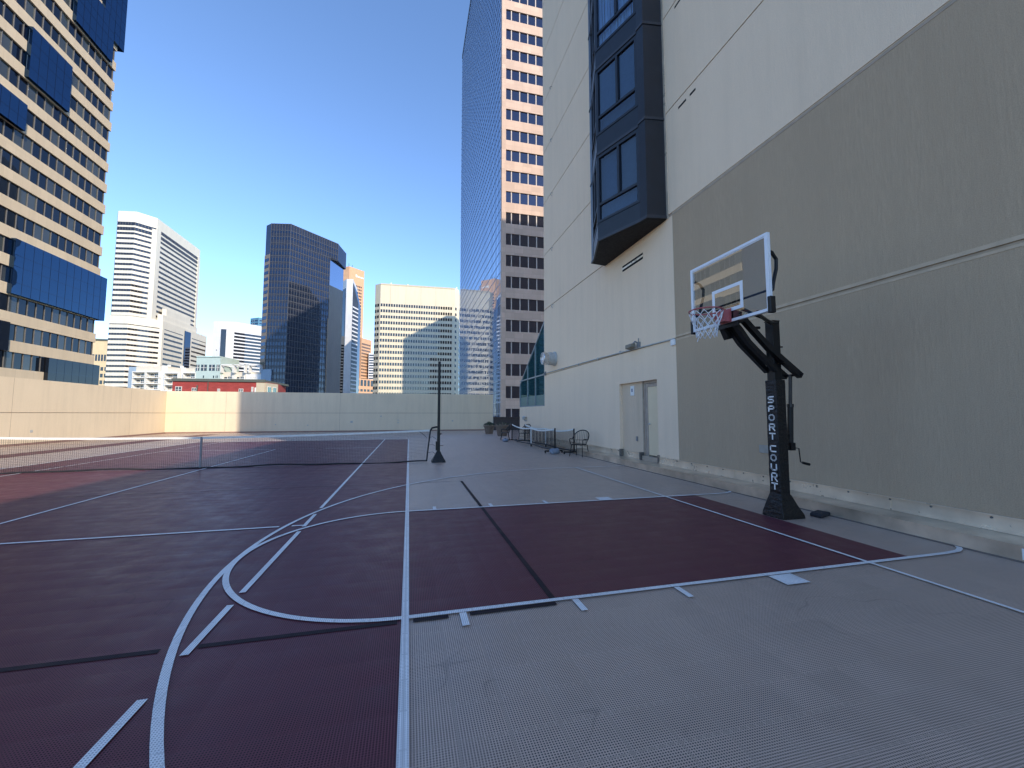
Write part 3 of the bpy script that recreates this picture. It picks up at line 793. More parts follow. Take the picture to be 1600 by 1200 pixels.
# ------------------------------------------------------------------ portable nets, chairs, pots, bags
def portable(x, ya, yc, yb, label):
    t = thing('portable_net', label, 'net', (x, yc, 0), 'portable nets parked by the wall')
    def tz(y):
        a, b = (ya, yc) if y < yc else (yc, yb)
        f = (y - a) / (b - a); e = .93 if y < yc else .90
        za, zb_ = (.98, .88) if y < yc else (.88, .97)
        return za + (zb_ - za) * f - .16 * 4 * f * (1 - f) * .6
    m = MB()
    for i in range(int((yb - ya) / .05)):
        y = ya + i * .05; m.obox((x - .002, y, .17), (.004, 0, 0), (0, .005, 0), (0, 0, tz(y) - .17))
    for j in range(16):
        prev = None
        for i in range(25):
            y = ya + (yb - ya) * i / 24; p = Vector((x, y, .17 + (tz(y) - .17) * j / 16))
            if prev is not None: m.obox(prev, p - prev, (.004, 0, 0), (0, 0, .004))
            prev = p
    m.build('mesh', M['net_black'], t)
    tp = MB()
    for i in range(30):
        p, q = ya + (yb - ya) * i / 30, ya + (yb - ya) * (i + 1) / 30
        tp.loft([[(x - .014, p, tz(p) - .03), (x + .014, p, tz(p) - .03), (x + .012, p, tz(p) + .025), (x - .012, p, tz(p) + .025)], [(x - .014, q, tz(q) - .03), (x + .014, q, tz(q) - .03), (x + .012, q, tz(q) + .025), (x - .012, q, tz(q) + .025)]])
    tp.build('top_tape', M['tape'], t)
    for yy in (ya, yb):
        p = MB(); p.tube([(x, yy, .08), (x, yy, 1.0)], .033, 8); p.tube([(x - .42, yy, .085), (x + .30, yy, .085)], .03, 6); p.build('post', M['black_metal'], t)
        for s in (-.42, .30):
            w = MB(); w.lathe([(.02, -.02), (.055, -.018), (.055, .018), (.02, .02)], (x + s, yy, .056), 12, axis='x'); w.build('wheel', M['rubber'], t)
    p = MB(); p.tube([(x, yc, .10), (x, yc, .88)], .024, 8); p.build('centre_post', M['white_plastic'], t)
    w = MB(); w.lathe([(.02, -.025), (.06, -.022), (.06, .022), (.02, .025)], (x, yc, .06), 12, axis='x'); w.build('wheel', M['rubber'], t)
    b = MB(); b.tube([(x, ya, .12), (x, (ya + yc) / 2, .09), (x, yc, .13), (x, (yc + yb) / 2, .09), (x, yb, .12)], .03, 6); b.build('bottom_bar', M['black_metal'], t)
portable(5.78, 15.75, 19.1, 22.9, 'portable pickleball net nearer the court, sagging white tape')
portable(6.36, 15.15, 18.6, 22.2, 'portable pickleball net nearer the wall, behind the other')

def chair_proto():
    t = thing('patio_chair', 'black metal barrel-back armchair nearest, at the near end of the portable nets', 'chair', (0, 0, 0), 'black metal patio armchairs')
    # local: seat faces -y
    s = MB(); s.prism([(-.23, -.24), (.23, -.24), (.26, .05), (.18, .22), (-.18, .22), (-.26, .05)], .42, .455); s.build('seat', M['black_metal'], t, bevel=.008)
    def hoop(a): # a from 0..pi over the back
        return (.33 * math.cos(a), .06 + .26 * math.sin(a) ** .8, .62 + .34 * math.sin(a) ** .75)
    b = MB(); pts = [hoop(math.pi * i / 24) for i in range(25)]
    b.tube(pts, .019, 7)
    for i in range(1, 12):
        a = math.pi * i / 12; px, py, pz = hoop(a); r = .22
        b.tube([(px, py, pz), (px * .88, py * .86, (pz + .44) / 2), (px * .68, py * .70 + .02, .44)], .0075, 5)
    b.tube([(.30 * math.cos(math.pi * i / 12), .05 + .235 * math.sin(math.pi * i / 12), .585 + .0 * i) for i in range(13)], .010, 5)
    b.build('backrest', M['black_metal'], t)
    for sx in (-1, 1):
        a = MB(); a.tube([(sx * .33, .06, .625), (sx * .32, -.12, .645), (sx * .29, -.24, .63), (sx * .275, -.25, .585), (sx * .255, -.22, .44)], .016, 7); a.build('armrest', M['black_metal'], t)
        for fy in (-.22, .19):
            l = MB(); l.tube([(sx * .22, fy * .93, .43), (sx * .245, fy * 1.08, .22), (sx * .27, fy * 1.30, .0)], .015, 7); l.build('leg', M['black_metal'], t)
    st = MB(); st.tube([(-.235, -.22, .26), (.235, -.22, .26)], .008, 5); st.tube([(-.235, .19, .26), (.235, .19, .26)], .008, 5); st.build('stretcher', M['black_metal'], t)
    return t
ch = chair_proto(); ch.location = (6.24, 14.35, 0); ch.rotation_euler.z = R_(-52)
copy_thing(ch, (5.72, 24.3, 0), R_(-100), 'black metal armchair standing beside the larger planter, beyond the nets')
copy_thing(ch, (6.66, 23.3, 0), R_(-60), 'black metal armchair against the wall at the far end of the nets')

def pot(x, y, r, h, label, shrub, seed):
    t = thing('planter_pot', label, 'plant pot', (x, y, 0), 'round brown planters by the far parapet')
    b = MB(); b.lathe([(r * .62, 0), (r * .66, .02), (r * .90, h * .80), (r * .93, h * .86), (r * 1.06, h * .87), (r * 1.06, h), (r * .94, h), (r * .90, h * .9)], (x, y, 0), 28); b.build('pot', M['terracotta'], t, smooth=False)
    so = MB(); so.lathe([(r * .9, h * .88), (r * .5, h * .93), (.02, h * .94)], (x, y, 0), 20); so.build('soil', M['soil'], t)
    rnd = random.Random(seed); lf = MB()
    for i in range(shrub):
        a = rnd.uniform(0, 2 * math.pi); rr = rnd.random() ** .5 * r * .95; hh = h + .05 + rnd.random() * .28 * (1.1 - rr / r)
        c = Vector((x + rr * math.cos(a), y + rr * math.sin(a), hh)); d = Vector((rnd.gauss(0, 1), rnd.gauss(0, 1), rnd.gauss(0, 1) * .7)).normalized(); e = d.orthogonal().normalized()
        s = rnd.uniform(.035, .075); lf.poly([c - d * s, c + e * s * .45, c + d * s, c - e * s * .45], 0)
    for i in range(26 if shrub else 40):
        a = rnd.uniform(0, 2 * math.pi); rr = rnd.random() ** .5 * r * .8
        p0 = Vector((x + rr * math.cos(a), y + rr * math.sin(a), h * .9)); p1 = p0 + Vector((rnd.uniform(-.12, .12), rnd.uniform(-.12, .12), rnd.uniform(.08, .26)))
        lf.tube([p0, (p0 + p1) / 2 + Vector((0, 0, .02)), p1], .006, 4, 1)
        d = Vector((rnd.gauss(0, 1), rnd.gauss(0, 1), rnd.gauss(0, 1))).normalized(); e = d.orthogonal().normalized(); lf.poly([p1 - d * .03, p1 + e * .02, p1 + d * .03, p1 - e * .02], 1)
    lf.build('plant', [M['leaf'], M['dry_leaf']], t)
pot(6.15, 31.7, .44, .66, 'farther round brown planter with a dark green shrub', 520, 3)
pot(6.52, 28.7, .52, .76, 'nearer and larger round brown planter with dry low stems', 60, 5)

def bag(x, y, lx, ly, h, rz, label):
    m = MB(); rnd = random.Random(int(x * 100 + y)); nu, nv = 22, 10; rings = []
    for j in range(nv + 1):
        ph = math.pi * j / nv - math.pi / 2; ring = []
        for i in range(nu):
            a = 2 * math.pi * i / nu
            sup = abs(math.cos(ph)) ** .55
            k = 1 + .07 * math.sin(3 * a + j) + .05 * math.sin(7 * a)
            px, py = lx * sup * math.copysign(abs(math.cos(a)) ** .7, math.cos(a)) * k, ly * sup * math.copysign(abs(math.sin(a)) ** .7, math.sin(a)) * k
            pz = max(0, h * .5 + h * .5 * math.copysign(abs(math.sin(ph)) ** .7, math.sin(ph)) * (1 + .10 * math.sin(2 * a + 1)))
            c, s = math.cos(rz), math.sin(rz)
            ring.append((x + px * c - py * s, y + px * s + py * c, pz))
        rings.append(ring)
    m.loft(rings)
    r0 = h * .9
    m.tube([(x - lx * .5 * math.cos(rz), y - lx * .5 * math.sin(rz), r0 * .95), (x, y, h * 1.12), (x + lx * .5 * math.cos(rz), y + lx * .5 * math.sin(rz), r0 * .95)], .018, 6, 1)
    tag(m.build('sandbag', [M['bag'], M['cushion']], origin=(x, y, 0), smooth=True), label, 'bag', 'blue grey weight bags on the net feet')
bag(5.62, 15.35, .20, .15, .22, .2, 'blue grey weight bag at the near end of the portable nets')
bag(5.35, 22.7, .17, .13, .17, -.3, 'blue grey weight bag at the far end of the portable nets')

# ------------------------------------------------------------------ things fixed to the wall
vd = thing('exhaust_duct', 'round galvanised exhaust duct sticking out of the wall above the nets', 'duct', (XW, 19.0, 4.3))
v1 = MB(); v1.lathe([(.36, -.002), (.36, .05), (.32, .08), (.32, .34), (.30, .36)], (XW, 19.0, 4.31), 28, axis='x'); v1.build('sleeve', M['duct_grey'], vd, smooth=False)
v2 = MB(); v2.lathe([(.28, .33), (.30, .37), (.305, .62), (.295, .66), (.255, .66), (.25, .63)], (XW, 19.0, 4.31), 28, axis='x'); v2.build('collar', M['steel'], vd, smooth=False)
v3 = MB(); v3.lathe([(.25, .625), (.02, .632)], (XW, 19.0, 4.31), 24, axis='x'); v3.build('damper', M['white_metal'], vd)
cd = MB(); cd.tube([(XW - .03, 9.56, 3.63), (XW - .03, 11.35, 3.66), (XW - .03, 15, 3.70), (XW - .03, 20.3, 3.72)], .022, 8)
for yy in (12.5, 14.2, 16.0, 17.8): cd.box(XW - .05, XW, yy - .02, yy + .02, 3.63, 3.73)
tag(cd.build('conduit_pipe', M['duct_grey'], origin=(XW, 15, 3.7)), 'thin grey conduit pipe running along the beige wall joint', 'pipe')
wl = thing('wall_light', 'small grey floodlight on the wall above the doorway', 'wall light', (XW, 11.35, 3.8))
a = MB(); a.box(XW - .06, XW, 11.26, 11.38, 3.66, 3.84); a.tube([(XW - .05, 11.32, 3.8), (XW - .14, 11.36, 3.86), (XW - .17, 11.42, 3.80)], .028, 8); a.tube([(XW - .05, 11.30, 3.84), (XW - .05, 11.30, 3.96)], .012, 6); a.build('mount', M['grey_plastic'], wl)
a = MB(); a.loft([[(XW - .10, 11.40, 3.68), (XW - .26, 11.40, 3.70), (XW - .26, 11.40, 3.80), (XW - .10, 11.40, 3.82)], [(XW - .08, 11.70, 3.63), (XW - .28, 11.72, 3.66), (XW - .28, 11.72, 3.79), (XW - .08, 11.70, 3.80)]]); a.build('lamp_head', plain('bronze_lamp_body', (.20, .18, .14), .5), wl, bevel=.015)
def ring_cam(y, z, name, label, cat):
    m = MB(); m.box(XW - .07, XW, y - .07, y + .07, z - .09, z + .11); m.tube([(XW - .05, y, z), (XW - .16, y - .02, z - .02)], .035, 8)
    tag(m.build(name, M['grey_plastic'], origin=(XW, y, z)), label, cat)
ring_cam(20.4, 3.70, 'security_camera', 'dark camera at the far end of the wall conduit', 'camera')
m = MB(); m.box(XW - .05, XW, 9.53, 9.70, 3.46, 3.62); tag(m.build('sensor_box', M['white_plastic'], origin=(XW, 9.6, 3.5), bevel=.008), 'small white sensor box where the beige wall meets the taupe wall', 'sensor')
sg = thing('wall_sign', 'small white sign with a dark symbol left of the door', 'sign', (XW + .11, 11.97, 2.3))
m = MB(); m.box(XW + .085, XW + .108, 11.86, 12.08, 2.18, 2.50); m.build('plate', M['white_plastic'], sg, bevel=.01)
m = MB(); m.box(XW + .081, XW + .085, 11.93, 12.01, 2.30, 2.41); m.build('symbol', plain('blue_grey_symbol', (.20, .22, .28), .6), sg)
m = MB(); m.box(XW + .075, XW + .108, 11.70, 11.79, .72, .87); tag(m.build('power_outlet', M['grey_plastic'], origin=(XW + .1, 11.75, .8), bevel=.006), 'grey outdoor power outlet low in the door recess', 'outlet')
m = MB(); m.box(XW - .02, XW - .001, 6.66, 6.93, .80, .96); tag(m.build('cover_plate', M['beige_plate'], origin=(XW, 6.8, .9), bevel=.004), 'blank beige cover plate on the taupe wall behind the hoop', 'plate')
hb = MB(); hb.tube([(XW, 24.05, 1.15), (XW - .12, 24.05, 1.17), (XW - .15, 24.05, 1.3)], .05, 8); hb.lathe([(.10, .0), (.14, .16), (.05, .22)], (XW - .16, 24.05, 1.22), 12)
tag(hb.build('wall_fitting', M['duct_grey'], origin=(XW, 24, 1.2)), 'small grey fitting on the low wall under the green glazing', 'wall light')  # unidentified grey fitting, built as a bracket with a rounded body
st_ = MB(); st_.box(6.424, 6.4295, 2.83, 3.02, .03, .15, 0)
for i in range(5): st_.box(6.422, 6.424, 2.86, 2.99 - .02 * (i % 2), .05 + i * .02, .056 + i * .02, 1)
tag(st_.build('kerb_label', [M['white_plastic'], M['grey_plastic']], origin=(6.43, 2.9, .1)), 'white printed label stuck on the kerb at the right edge', 'label')

# ------------------------------------------------------------------ city: banded office tower on the left
GB = -19.0
ta = thing('office_tower', 'cream banded office tower with dark ribbon windows and blue mirror glass boxes', 'building', (-66, 80, GB), 'downtown towers')
AX, AY0, AY1, AXB = -56.0, 67.5, 90.4, -92.0
AT = 8.1 + 4.06 * 21
MB().box(AXB + .4, AX - .45, AY0 + .4, AY1 - .4, GB, AT - 1).build('core', M['A_glass'], ta)
for k in range(-6, 22):
    zt = 8.1 + 4.06 * k
    sp_ = MB(); sp_.prism([(AX, AY0), (AX, AY1), (AXB, AY1), (AXB, AY0)], zt - 1.65, zt); sp_.build('spandrel_band', M['A_cream'], ta)
    if k == 21: break
    z0, z1 = zt, zt + 2.41
    w = MB(); yy = AY1 - .35; i = 0
    while yy > AY0 + .3:
        b = max(yy - 1.49, AY0 + .2)
        w.box(AX - .42, AX - .28, b + .04, yy - .04, z0, z1, 1 if (i * 7 + k * 3) % 5 in (1,) or (i % 3 == 1 and (k + i) % 2 == 0) else 0)
        w.box(AX - .42, AX - .16, yy - .04, yy + .04, z0, z1, 2)
        yy = b; i += 1
    w.build('ribbon_window', [M['A_glass'], M['A_glass_lit'], M['A_mull']], ta)
MB().box(AXB, AX - .25, AY0 - .4, AY0 - .02, GB, AT).build('added_side_plate', M['C_glass'], ta)  # dark plate added on the unseen end so the backboard reflects no sunlit bands
def gbox(y0, y1, z0, z1, wrap=False, dark=False):
    g = MB(); g.box(AX - .3, AX + .55, y0, y1, z0, z1, 0)
    if wrap: g.box(AX - 5, AX - .3, AY1 - .5, y1, z0, z1, 0)
    n = max(1, round((y1 - y0) / 1.49))
    for i in range(1, n): g.box(AX + .55, AX + .575, y0 + (y1 - y0) * i / n - .018, y0 + (y1 - y0) * i / n + .018, z0, z1, 1)
    for z in (z0 + 1.7, z0 + 4.06, z0 + 5.7):
        if z < z1 - .5: g.box(AX + .55, AX + .57, y0, y1, z - .018, z + .018, 1)
    g.build('glass_box', [M['A_glass'] if dark else M['A_blue'], M['C_glass']], ta, label=('near black painted-reflection' if dark else 'deep blue') + ' mirror glass box set out from the facade')
gbox(72.9, 91.3, 18.8, 26.85, True); gbox(72.6, 80.0, 51.3, 59.25); gbox(67.6, 72.85, 43.0, 47.0); gbox(79.9, 88.5, 67.6, 75.95); gbox(85.9, 91.3, 76.0, 84.0, True); gbox(88.6, 91.3, 72.2, 75.95, True)
gbox(67.6, 73.2, 10.5, 14.6, dark=True); gbox(80.1, 91.0, 2.5, 10.4, True, True)  # low boxes get darker glass to paint in reflected dark buildings

# ------------------------------------------------------------------ mirror and granite tower on the right
tr = thing('granite_tower', 'tall tower with blue mirror glass side and pink granite front, right of the sky', 'building', (35, 116, GB), 'downtown towers')
RX0, RX1, RY0, RY1, RT = 18.0, 56.0, 80.0, 152.0, 144.5
gw = MB(); gw.box(RX0 + .04, RX0 + 3, RY0 + .6, RY1, GB, RT - 2.5); gw.build('glass_wall', M['R_mirror'], tr)
gd = MB()
z = GB
while z < RT - 3:
    gd.box(RX0 - .012, RX0 + .1, RY0 + .6, RY1, z - .05, z + .05)
    z += 2.279
for i in range(0, 47):
    y = RY0 + .6 + 1.52 * i; gd.box(RX0 - .009, RX0 + .1, y - .04, y + .04, GB, RT - 2.5)
gd.build('mullion_grid', M['R_grid'], tr)
rtop = MB(); rtop.box(RX0 - .05, RX1, RY0, RY1 + .05, RT - 2.5, RT - 1.0); rtop.box(RX0 + .3, RX1, RY0 + .2, RY1, RT - 1.0, RT); rtop.build('roof_edge', M['R_dark'], tr)
WT, WH, WS = 89.16, 2.43, 4.558
wl_ = MB()
wl_.box(RX0, 18.9, RY0, RY0 + 1.2, GB, RT - 2.5); wl_.box(18.9, RX1, RY0 + .45, RY0 + 5, GB, RT - 2.5); wl_.box(RX0 + 3, RX1, RY0 + 5, RY1, GB, RT - 2.5)
kk = [k for k in range(-12, 24)]
tops = sorted(WT - WS * k for k in kk)
prev = GB
for t0 in tops:
    if t0 > RT - 4: break
    if t0 - WH < GB: continue
    wl_.box(18.9, RX1, RY0, RY0 + .45, prev, t0 - WH); prev = t0
wl_.box(18.9, RX1, RY0, RY0 + .45, prev, RT - 2.5)
wl_.build('wall', M['R_stone'], tr)
for t0 in tops:
    if t0 > RT - 4: break
    if t0 - WH < GB: continue
    w = MB(); x = 18.9; i = 0
    while x < RX1 - 2:
        pw = 1.1 if i == 0 else 1.62
        w.box(x + .03, x + pw, RY0 + .22, RY0 + .3, t0 - WH, t0, 0); w.box(x + pw, x + pw + .22, RY0 + .14, RY0 + .4, t0 - WH, t0, 1)
        x += pw + .22; i += 1
    w.build('ribbon_window', [M['R_glass'], M['pane_frame']], tr)

# ------------------------------------------------------------------ generic distant towers
def ribbons(root, faces, rows, gm, name='ribbon_window', mull=0, mm=None, inset=(1.0, 1.0), proud=.12, pane=0):
    """one part per storey and face: a strip of glass with mullions"""
    for (P, Q) in faces:
        L = (Vector(Q) - Vector(P)).length
        for z0, z1 in rows:
            w = MB()
            if pane:
                s = inset[0]
                while s + pane < L - inset[1] + .01:
                    w.fbox(P, Q, s, s + pane * .68, -.3, proud, z0, z1, 0); s += pane
            else:
                w.fbox(P, Q, inset[0], L - inset[1], -.3, proud, z0, z1, 0)
                if mull:
                    n = int((L - inset[0] - inset[1]) / mull)
                    for i in range(1, n): w.fbox(P, Q, inset[0] + i * mull - .1, inset[0] + i * mull + .1, -.2, proud + .08, z0, z1, 1)
            w.build(name, [gm] + ([mm] if mm else []), root)

# white tower with striped windows (curved left end)
tb_ = thing('striped_tower', 'warm white tower with thin dark window stripes and a rounded left end', 'building', (-172, 330, GB), 'downtown towers')
Bp = [(-183.5, 307), (-181.2, 303.6), (-171.0, 302.0), (-163.0, 309.2), (-161.9, 363.3), (-186, 368)]
MB().prism(Bp, GB, 130).build('wall', M['B_white'], tb_)
rw = [(123.0 - 3.34 * i - (2.1 if i < 2 else 1.35), 123.0 - 3.34 * i) for i in range(33)]
ribbons(tb_, [(Bp[1], Bp[2]), (Bp[2], Bp[3]), (Bp[3], Bp[4])], [r for r in rw if r[0] > 20], M['strip_glass'], inset=(0.02, .02), mull=1.6, mm=M['A_mull'])
pr = MB(); pr.fbox(Bp[2], Bp[3], 8.4, 10.85, -.1, .35, 40, 122); pr.fbox(Bp[3], Bp[4], -.3, 4.0, -.1, .35, 40, 124); pr.build('pier', M['B_white'], tb_)
pr = MB(); pr.fbox(Bp[3], Bp[4], 51.0, 54.0, -.1, .35, 40, 124); pr.build('pier', M['B_white'], tb_)
Pp = [(-183.9, 306.9), (-181.6, 303.2), (-171.0, 301.5), (-158.3, 313.0), (-157.0, 370.0), (-166, 374)]
pod = MB(); pod.prism(Pp, GB, 62.6); pod.prism([(-161.8, 313.5), (-159.6, 315), (-158.6, 358), (-161.8, 362)], 62.6, 67); pod.prism([(-161.7, 318), (-160.2, 320), (-159.6, 350), (-161.7, 352)], 67, 72)
pod.build('podium', M['B_white'], tb_)
rw2 = [(59.6 - 3.34 * i - (2.2 if i == 0 else 1.4), 57.0 - 3.34 * i) for i in range(16)]
ribbons(tb_, [(Pp[1], Pp[2])], rw2, M['strip_glass'], inset=(.02, .02), mull=1.6, mm=M['A_mull'])
ribbons(tb_, [(Pp[2], Pp[3])], rw2, M['strip_glass'], inset=(.02, 1.6), mull=1.6, mm=M['A_mull'])
ribbons(tb_, [(Pp[3], (-157.73, 338.0))], rw2, M['strip_glass'], inset=(2.0, 1.5), mull=1.6, mm=M['A_mull'])
ribbons(tb_, [((-157.52, 347), Pp[4])], rw2, M['strip_glass'], inset=(1.5, 1.5), mull=1.6, mm=M['A_mull'])
g = MB(); g.fbox(Pp[3], Pp[4], 25.6, 33.4, -.2, .3, 8, 61.0); g.build('glass_shaft', M['C_glass'], tb_)

# dark curtain-wall tower
tc = thing('black_glass_tower', 'dark glass tower with a fine grey grid and a chamfered right side', 'building', (-62, 275, GB), 'downtown towers')
Cp = [(-81.8, 256.2), (-78.0, 252.2), (-67.4, 250.2), (-49.5, 268.1), (-44.6, 288.0), (-60, 300), (-84, 300)]
Ctop = [(-81.8, 256.2), (-78.0, 252.2), (-67.4, 250.2), (-45.9, 272.9), (-43.2, 289.0), (-60, 300), (-84, 300)]
cm = MB(); cm.prism(Cp, GB, 99, 0); cm.prism(Ctop, 99, 110, 0); cm.build('wall', M['C_slate'], tc)
Cfl = 3.72
rwC = [(97.2 - Cfl * i - 1.75, 97.2 - Cfl * i) for i in range(31)]
ribbons(tc, [(Cp[1], Cp[2]), (Cp[2], Cp[3])], rwC, M['C_glass'], inset=(0, 0), proud=.05)
ribbons(tc, [(Ctop[1], Ctop[2]), (Ctop[2], Ctop[3])], [(104.5, 106.2), (100.6, 102.4)], M['C_glass'], inset=(0, 0), proud=.05)
mg = MB()
for P, Q, za, zb in ((Cp[1], Cp[2], GB, 110), (Cp[2], Cp[3], GB, 99), (Ctop[2], Ctop[3], 99, 110)):
    L = (Vector(Q) - Vector(P)).length; n = round(L / 1.62)
    for i in range(n + 1): mg.fbox(P, Q, L * i / n - .12, L * i / n + .12, 0, .22, za, zb)
    for i in range(35):
        zz = 110 - .3 - Cfl * i
        if za - 1 < zz < zb: mg.fbox(P, Q, 0, L, 0, .14, zz - .13, zz + .13)
mg.build('mullion_grid', M['C_mull'], tc)
fc = MB(); fc.fbox(Cp[3], Cp[4], .15, (Vector(Cp[4]) - Vector(Cp[3])).length, 0, .12, GB, 98.6); fc.build('glass_facet', M['C_facet'], tc)
sd = MB(); sd.fbox(Cp[0], Cp[1], 0, 5.4, 0, .3, GB, 92); sd.fbox(Cp[2], Cp[3], 24.6, 25.25, .22, .5, GB, 60); sd.build('stone_edge', M['C_brown'], tc)
ribbons(tc, [(Cp[0], Cp[1])], rwC[2:], M['C_glass'], inset=(.4, .6), proud=.4)

# white building with black stripes, partly behind the dark tower
td = thing('white_striped_block', 'white office block with black horizontal stripes left of the dark tower', 'building', (-172, 490, GB), 'downtown towers')
Dp = [(-195.5, 476), (-193.9, 469.6), (-186.6, 468.0), (-174.6, 467.8), (-146.0, 491.6), (-150, 520), (-196, 520)]
MB().prism(Dp, GB, 95).build('wall', M['D_white'], td)
ribbons(td, [(Dp[3], Dp[4])], [(84.5 - 3.55 * i - 2.2, 84.5 - 3.55 * i) for i in range(27)], M['strip_glass'], inset=(.2, 0))
g = MB(); g.fbox((-186.6, 467.9), (-174.6, 467.8), .3, 5.0, -.2, .25, GB, 87); g.build('glass_shaft', M['strip_glass'], td)
sc_ = MB(); sc_.box(-190.9, -190.2, 469.0, 469.35, 64, 69); sc_.box(-190.2, -189.0, 468.6, 469.0, 65, 66); sc_.box(-191.6, -190.9, 469.1, 469.5, 62.6, 64.5); sc_.build('wall_ornament', M['R_dark'], td)

te = thing('teal_tower', 'teal glass tower top showing behind the white striped block', 'building', (-183, 575, GB), 'downtown towers')
Ep = [(-194, 566), (-182.4, 557.7), (-168, 566), (-176, 592), (-194, 592)]
MB().prism(Ep, GB, 120).build('wall', M['E_teal'], te)
ribbons(te, [(Ep[0], Ep[1]), (Ep[1], Ep[2])], [(117 - 3.6 * i - 1.5, 117 - 3.6 * i) for i in range(9)], M['C_glass'], inset=(1.2, 1.2), mull=3, mm=M['D_white'])
g = MB(); g.fbox(Ep[1], Ep[2], 5.6, 6.6, 0, .4, 60, 120.4); g.build('pier', M['D_white'], te)

# orange granite tower with a lower shoulder
ti = thing('orange_tower', 'tall orange granite tower with punched windows and a stepped right shoulder', 'building', (-70, 575, GB), 'downtown towers')
I0 = [(-88, 551), (-77.3, 545.6), (-60.8, 561.0), (-64, 590), (-88, 590)]
MB().prism(I0, GB, 190).build('wall', M['I_orange'], ti)
I1 = [(-66, 560), (-61.6, 556.5), (-50.5, 575.5), (-56, 595), (-66, 595)]
MB().prism(I1, GB, 100).build('shoulder', M['I_orange'], ti)
I2 = [(-66, 545), (-64.0, 533.4), (-43.0, 551.6), (-48, 570), (-66, 570)]
MB().prism(I2, GB, 45).build('podium', M['I_orange'], ti)
rI = [(168.0 - 4.15 * i - 2.1, 168.0 - 4.15 * i) for i in range(31)]
ribbons(ti, [(I0[1], I0[2])], rI, M['strip_glass'], name='window_row', inset=(.9, .6), pane=2.35)
ribbons(ti, [(I1[1], I1[2])], [r for r in rI if r[1] < 97], M['strip_glass'], name='window_row', inset=(.9, .6), pane=2.35)
ribbons(ti, [(I2[1], I2[2])], [(36, 43.5), (29, 32), (23, 26), (17, 20), (11, 14)], M['strip_glass'], name='window_row', inset=(1.2, .8), pane=5.0)
g = MB(); g.fbox(I0[1], I0[2], 9.5, 11.5, 0, .3, 178.5, 182); g.fbox(I0[1], I0[2], 11.3, 21.5, 0, .28, 179, 180.6); g.build('sign_band', M['F_white'], ti)
for ax_, ay_, az_ in ((-79, 552, 196), (-75, 555, 195)):
    g = MB(); g.tube([(ax_, ay_, 190), (ax_, ay_, az_)], .25, 5); g.build('antenna', M['R_dark'], ti)

# slim silver-white wedge tower
tj = thing('silver_wedge_tower', 'slim silver white tower with slanted glass side beside the orange tower', 'building', (-54, 395, GB), 'downtown towers')
J0 = [(-60.4, 386), (-55.4, 377.0), (-49.9, 375.6), (-49.6, 405), (-60, 405)]
MB().prism(J0, GB, 120).build('wall', M['J_white'], tj)
g = MB(); g.prism([(-49.85, 375.9), (-46.2, 386), (-46.2, 405), (-49.7, 405)], GB, 0, 0, [117, 101, 101, 117]); g.build('slanted_glass', M['J_glass'], tj)
g = MB(); g.fbox(J0[0], J0[1], 1.0, 9.2, -.1, .3, GB, 112); g.build('dark_strip', M['strip_glass'], tj)
ribbons(tj, [((-49.85, 375.9), (-46.2, 386))], [(96 - 3.6 * i - 1.2, 96 - 3.6 * i) for i in range(24)], M['J_white'], name='white_band', inset=(.4, .1))

tk = thing('far_slab', 'small distant pale slab with dark stripes between the orange and cream towers', 'building', (-48, 570, GB), 'downtown towers')
Kp = [(-52.8, 563.2), (-42.0, 561.5), (-42, 575), (-52.8, 575)]
MB().prism(Kp, GB, 81).build('wall', M['D_white'], tk)
ribbons(tk, [(Kp[0], Kp[1])], [(79 - 3.4 * i - 1.7, 79 - 3.4 * i) for i in range(20)], M['strip_glass'], inset=(.6, .3))

# broad cream office block
tm = thing('cream_office_block', 'broad cream office block with rows of small dark windows', 'building', (5, 315, GB), 'downtown towers')
Mp = [(-24.8, 299.3), (-20.9, 295.4), (31.1, 293.6), (34.4, 296.8), (40, 330), (-24, 335)]
MB().prism(Mp, GB, 93).build('wall', M['M_cream'], tm)
rwM = [(78.8 - 4.18 * i - 2.0, 78.8 - 4.18 * i) for i in range(22)]
ribbons(tm, [(Mp[1], Mp[2])], rwM, M['strip_glass'], name='window_row', inset=(.35, .3), pane=1.73)
ribbons(tm, [(Mp[0], Mp[1]), (Mp[2], Mp[3])], rwM, M['strip_glass'], name='window_row', inset=(.3, .2), pane=2.4)
ribbons(tm, [(Mp[3], Mp[4])], rwM, M['strip_glass'], name='window_row', inset=(1, 1), pane=1.73)
g = MB()
for i in range(1, 5): g.fbox(Mp[1], Mp[2], 10.4 * i - 3.6, 10.4 * i - 3.45, 0, .1, GB, 93)
g.fbox(Mp[1], Mp[2], 0, 52, 0, .16, 92.2, 93.2); g.build('panel_joint', M['M_side'], tm)
for xx, yy, hh in ((-14.0, 300, 2.6), (-2.4, 300, 2.4), (33.0, 300, 3.0)):
    MB().box(xx - .45, xx + .45, yy, yy + .9, 93, 93 + hh).build('roof_stack', M['F_white'], tm)

th_ = thing('yellow_stone_block', 'low yellow stone office block behind the banded tower', 'building', (-278, 465, GB), 'downtown towers')
Hp = [(-296, 455.4), (-266.0, 455.8), (-266, 480), (-296, 480)]
MB().prism(Hp, GB, 69).build('wall', M['H_yellow'], th_)
g = MB(); g.fbox(Hp[0], Hp[1], -.5, 30.5, 0, .8, 69, 70.6); g.build('cornice', M['G_cornice'], th_)
ribbons(th_, [(Hp[0], Hp[1])], [(50, 56)], M['strip_glass'], name='window_row', inset=(1.2, .6), pane=2.2)
ribbons(th_, [(Hp[0], Hp[1])], [(41 - 6.2 * i, 44.4 - 6.2 * i) for i in range(5)], M['strip_glass'], name='window_row', inset=(1.0, .6), pane=3.0)

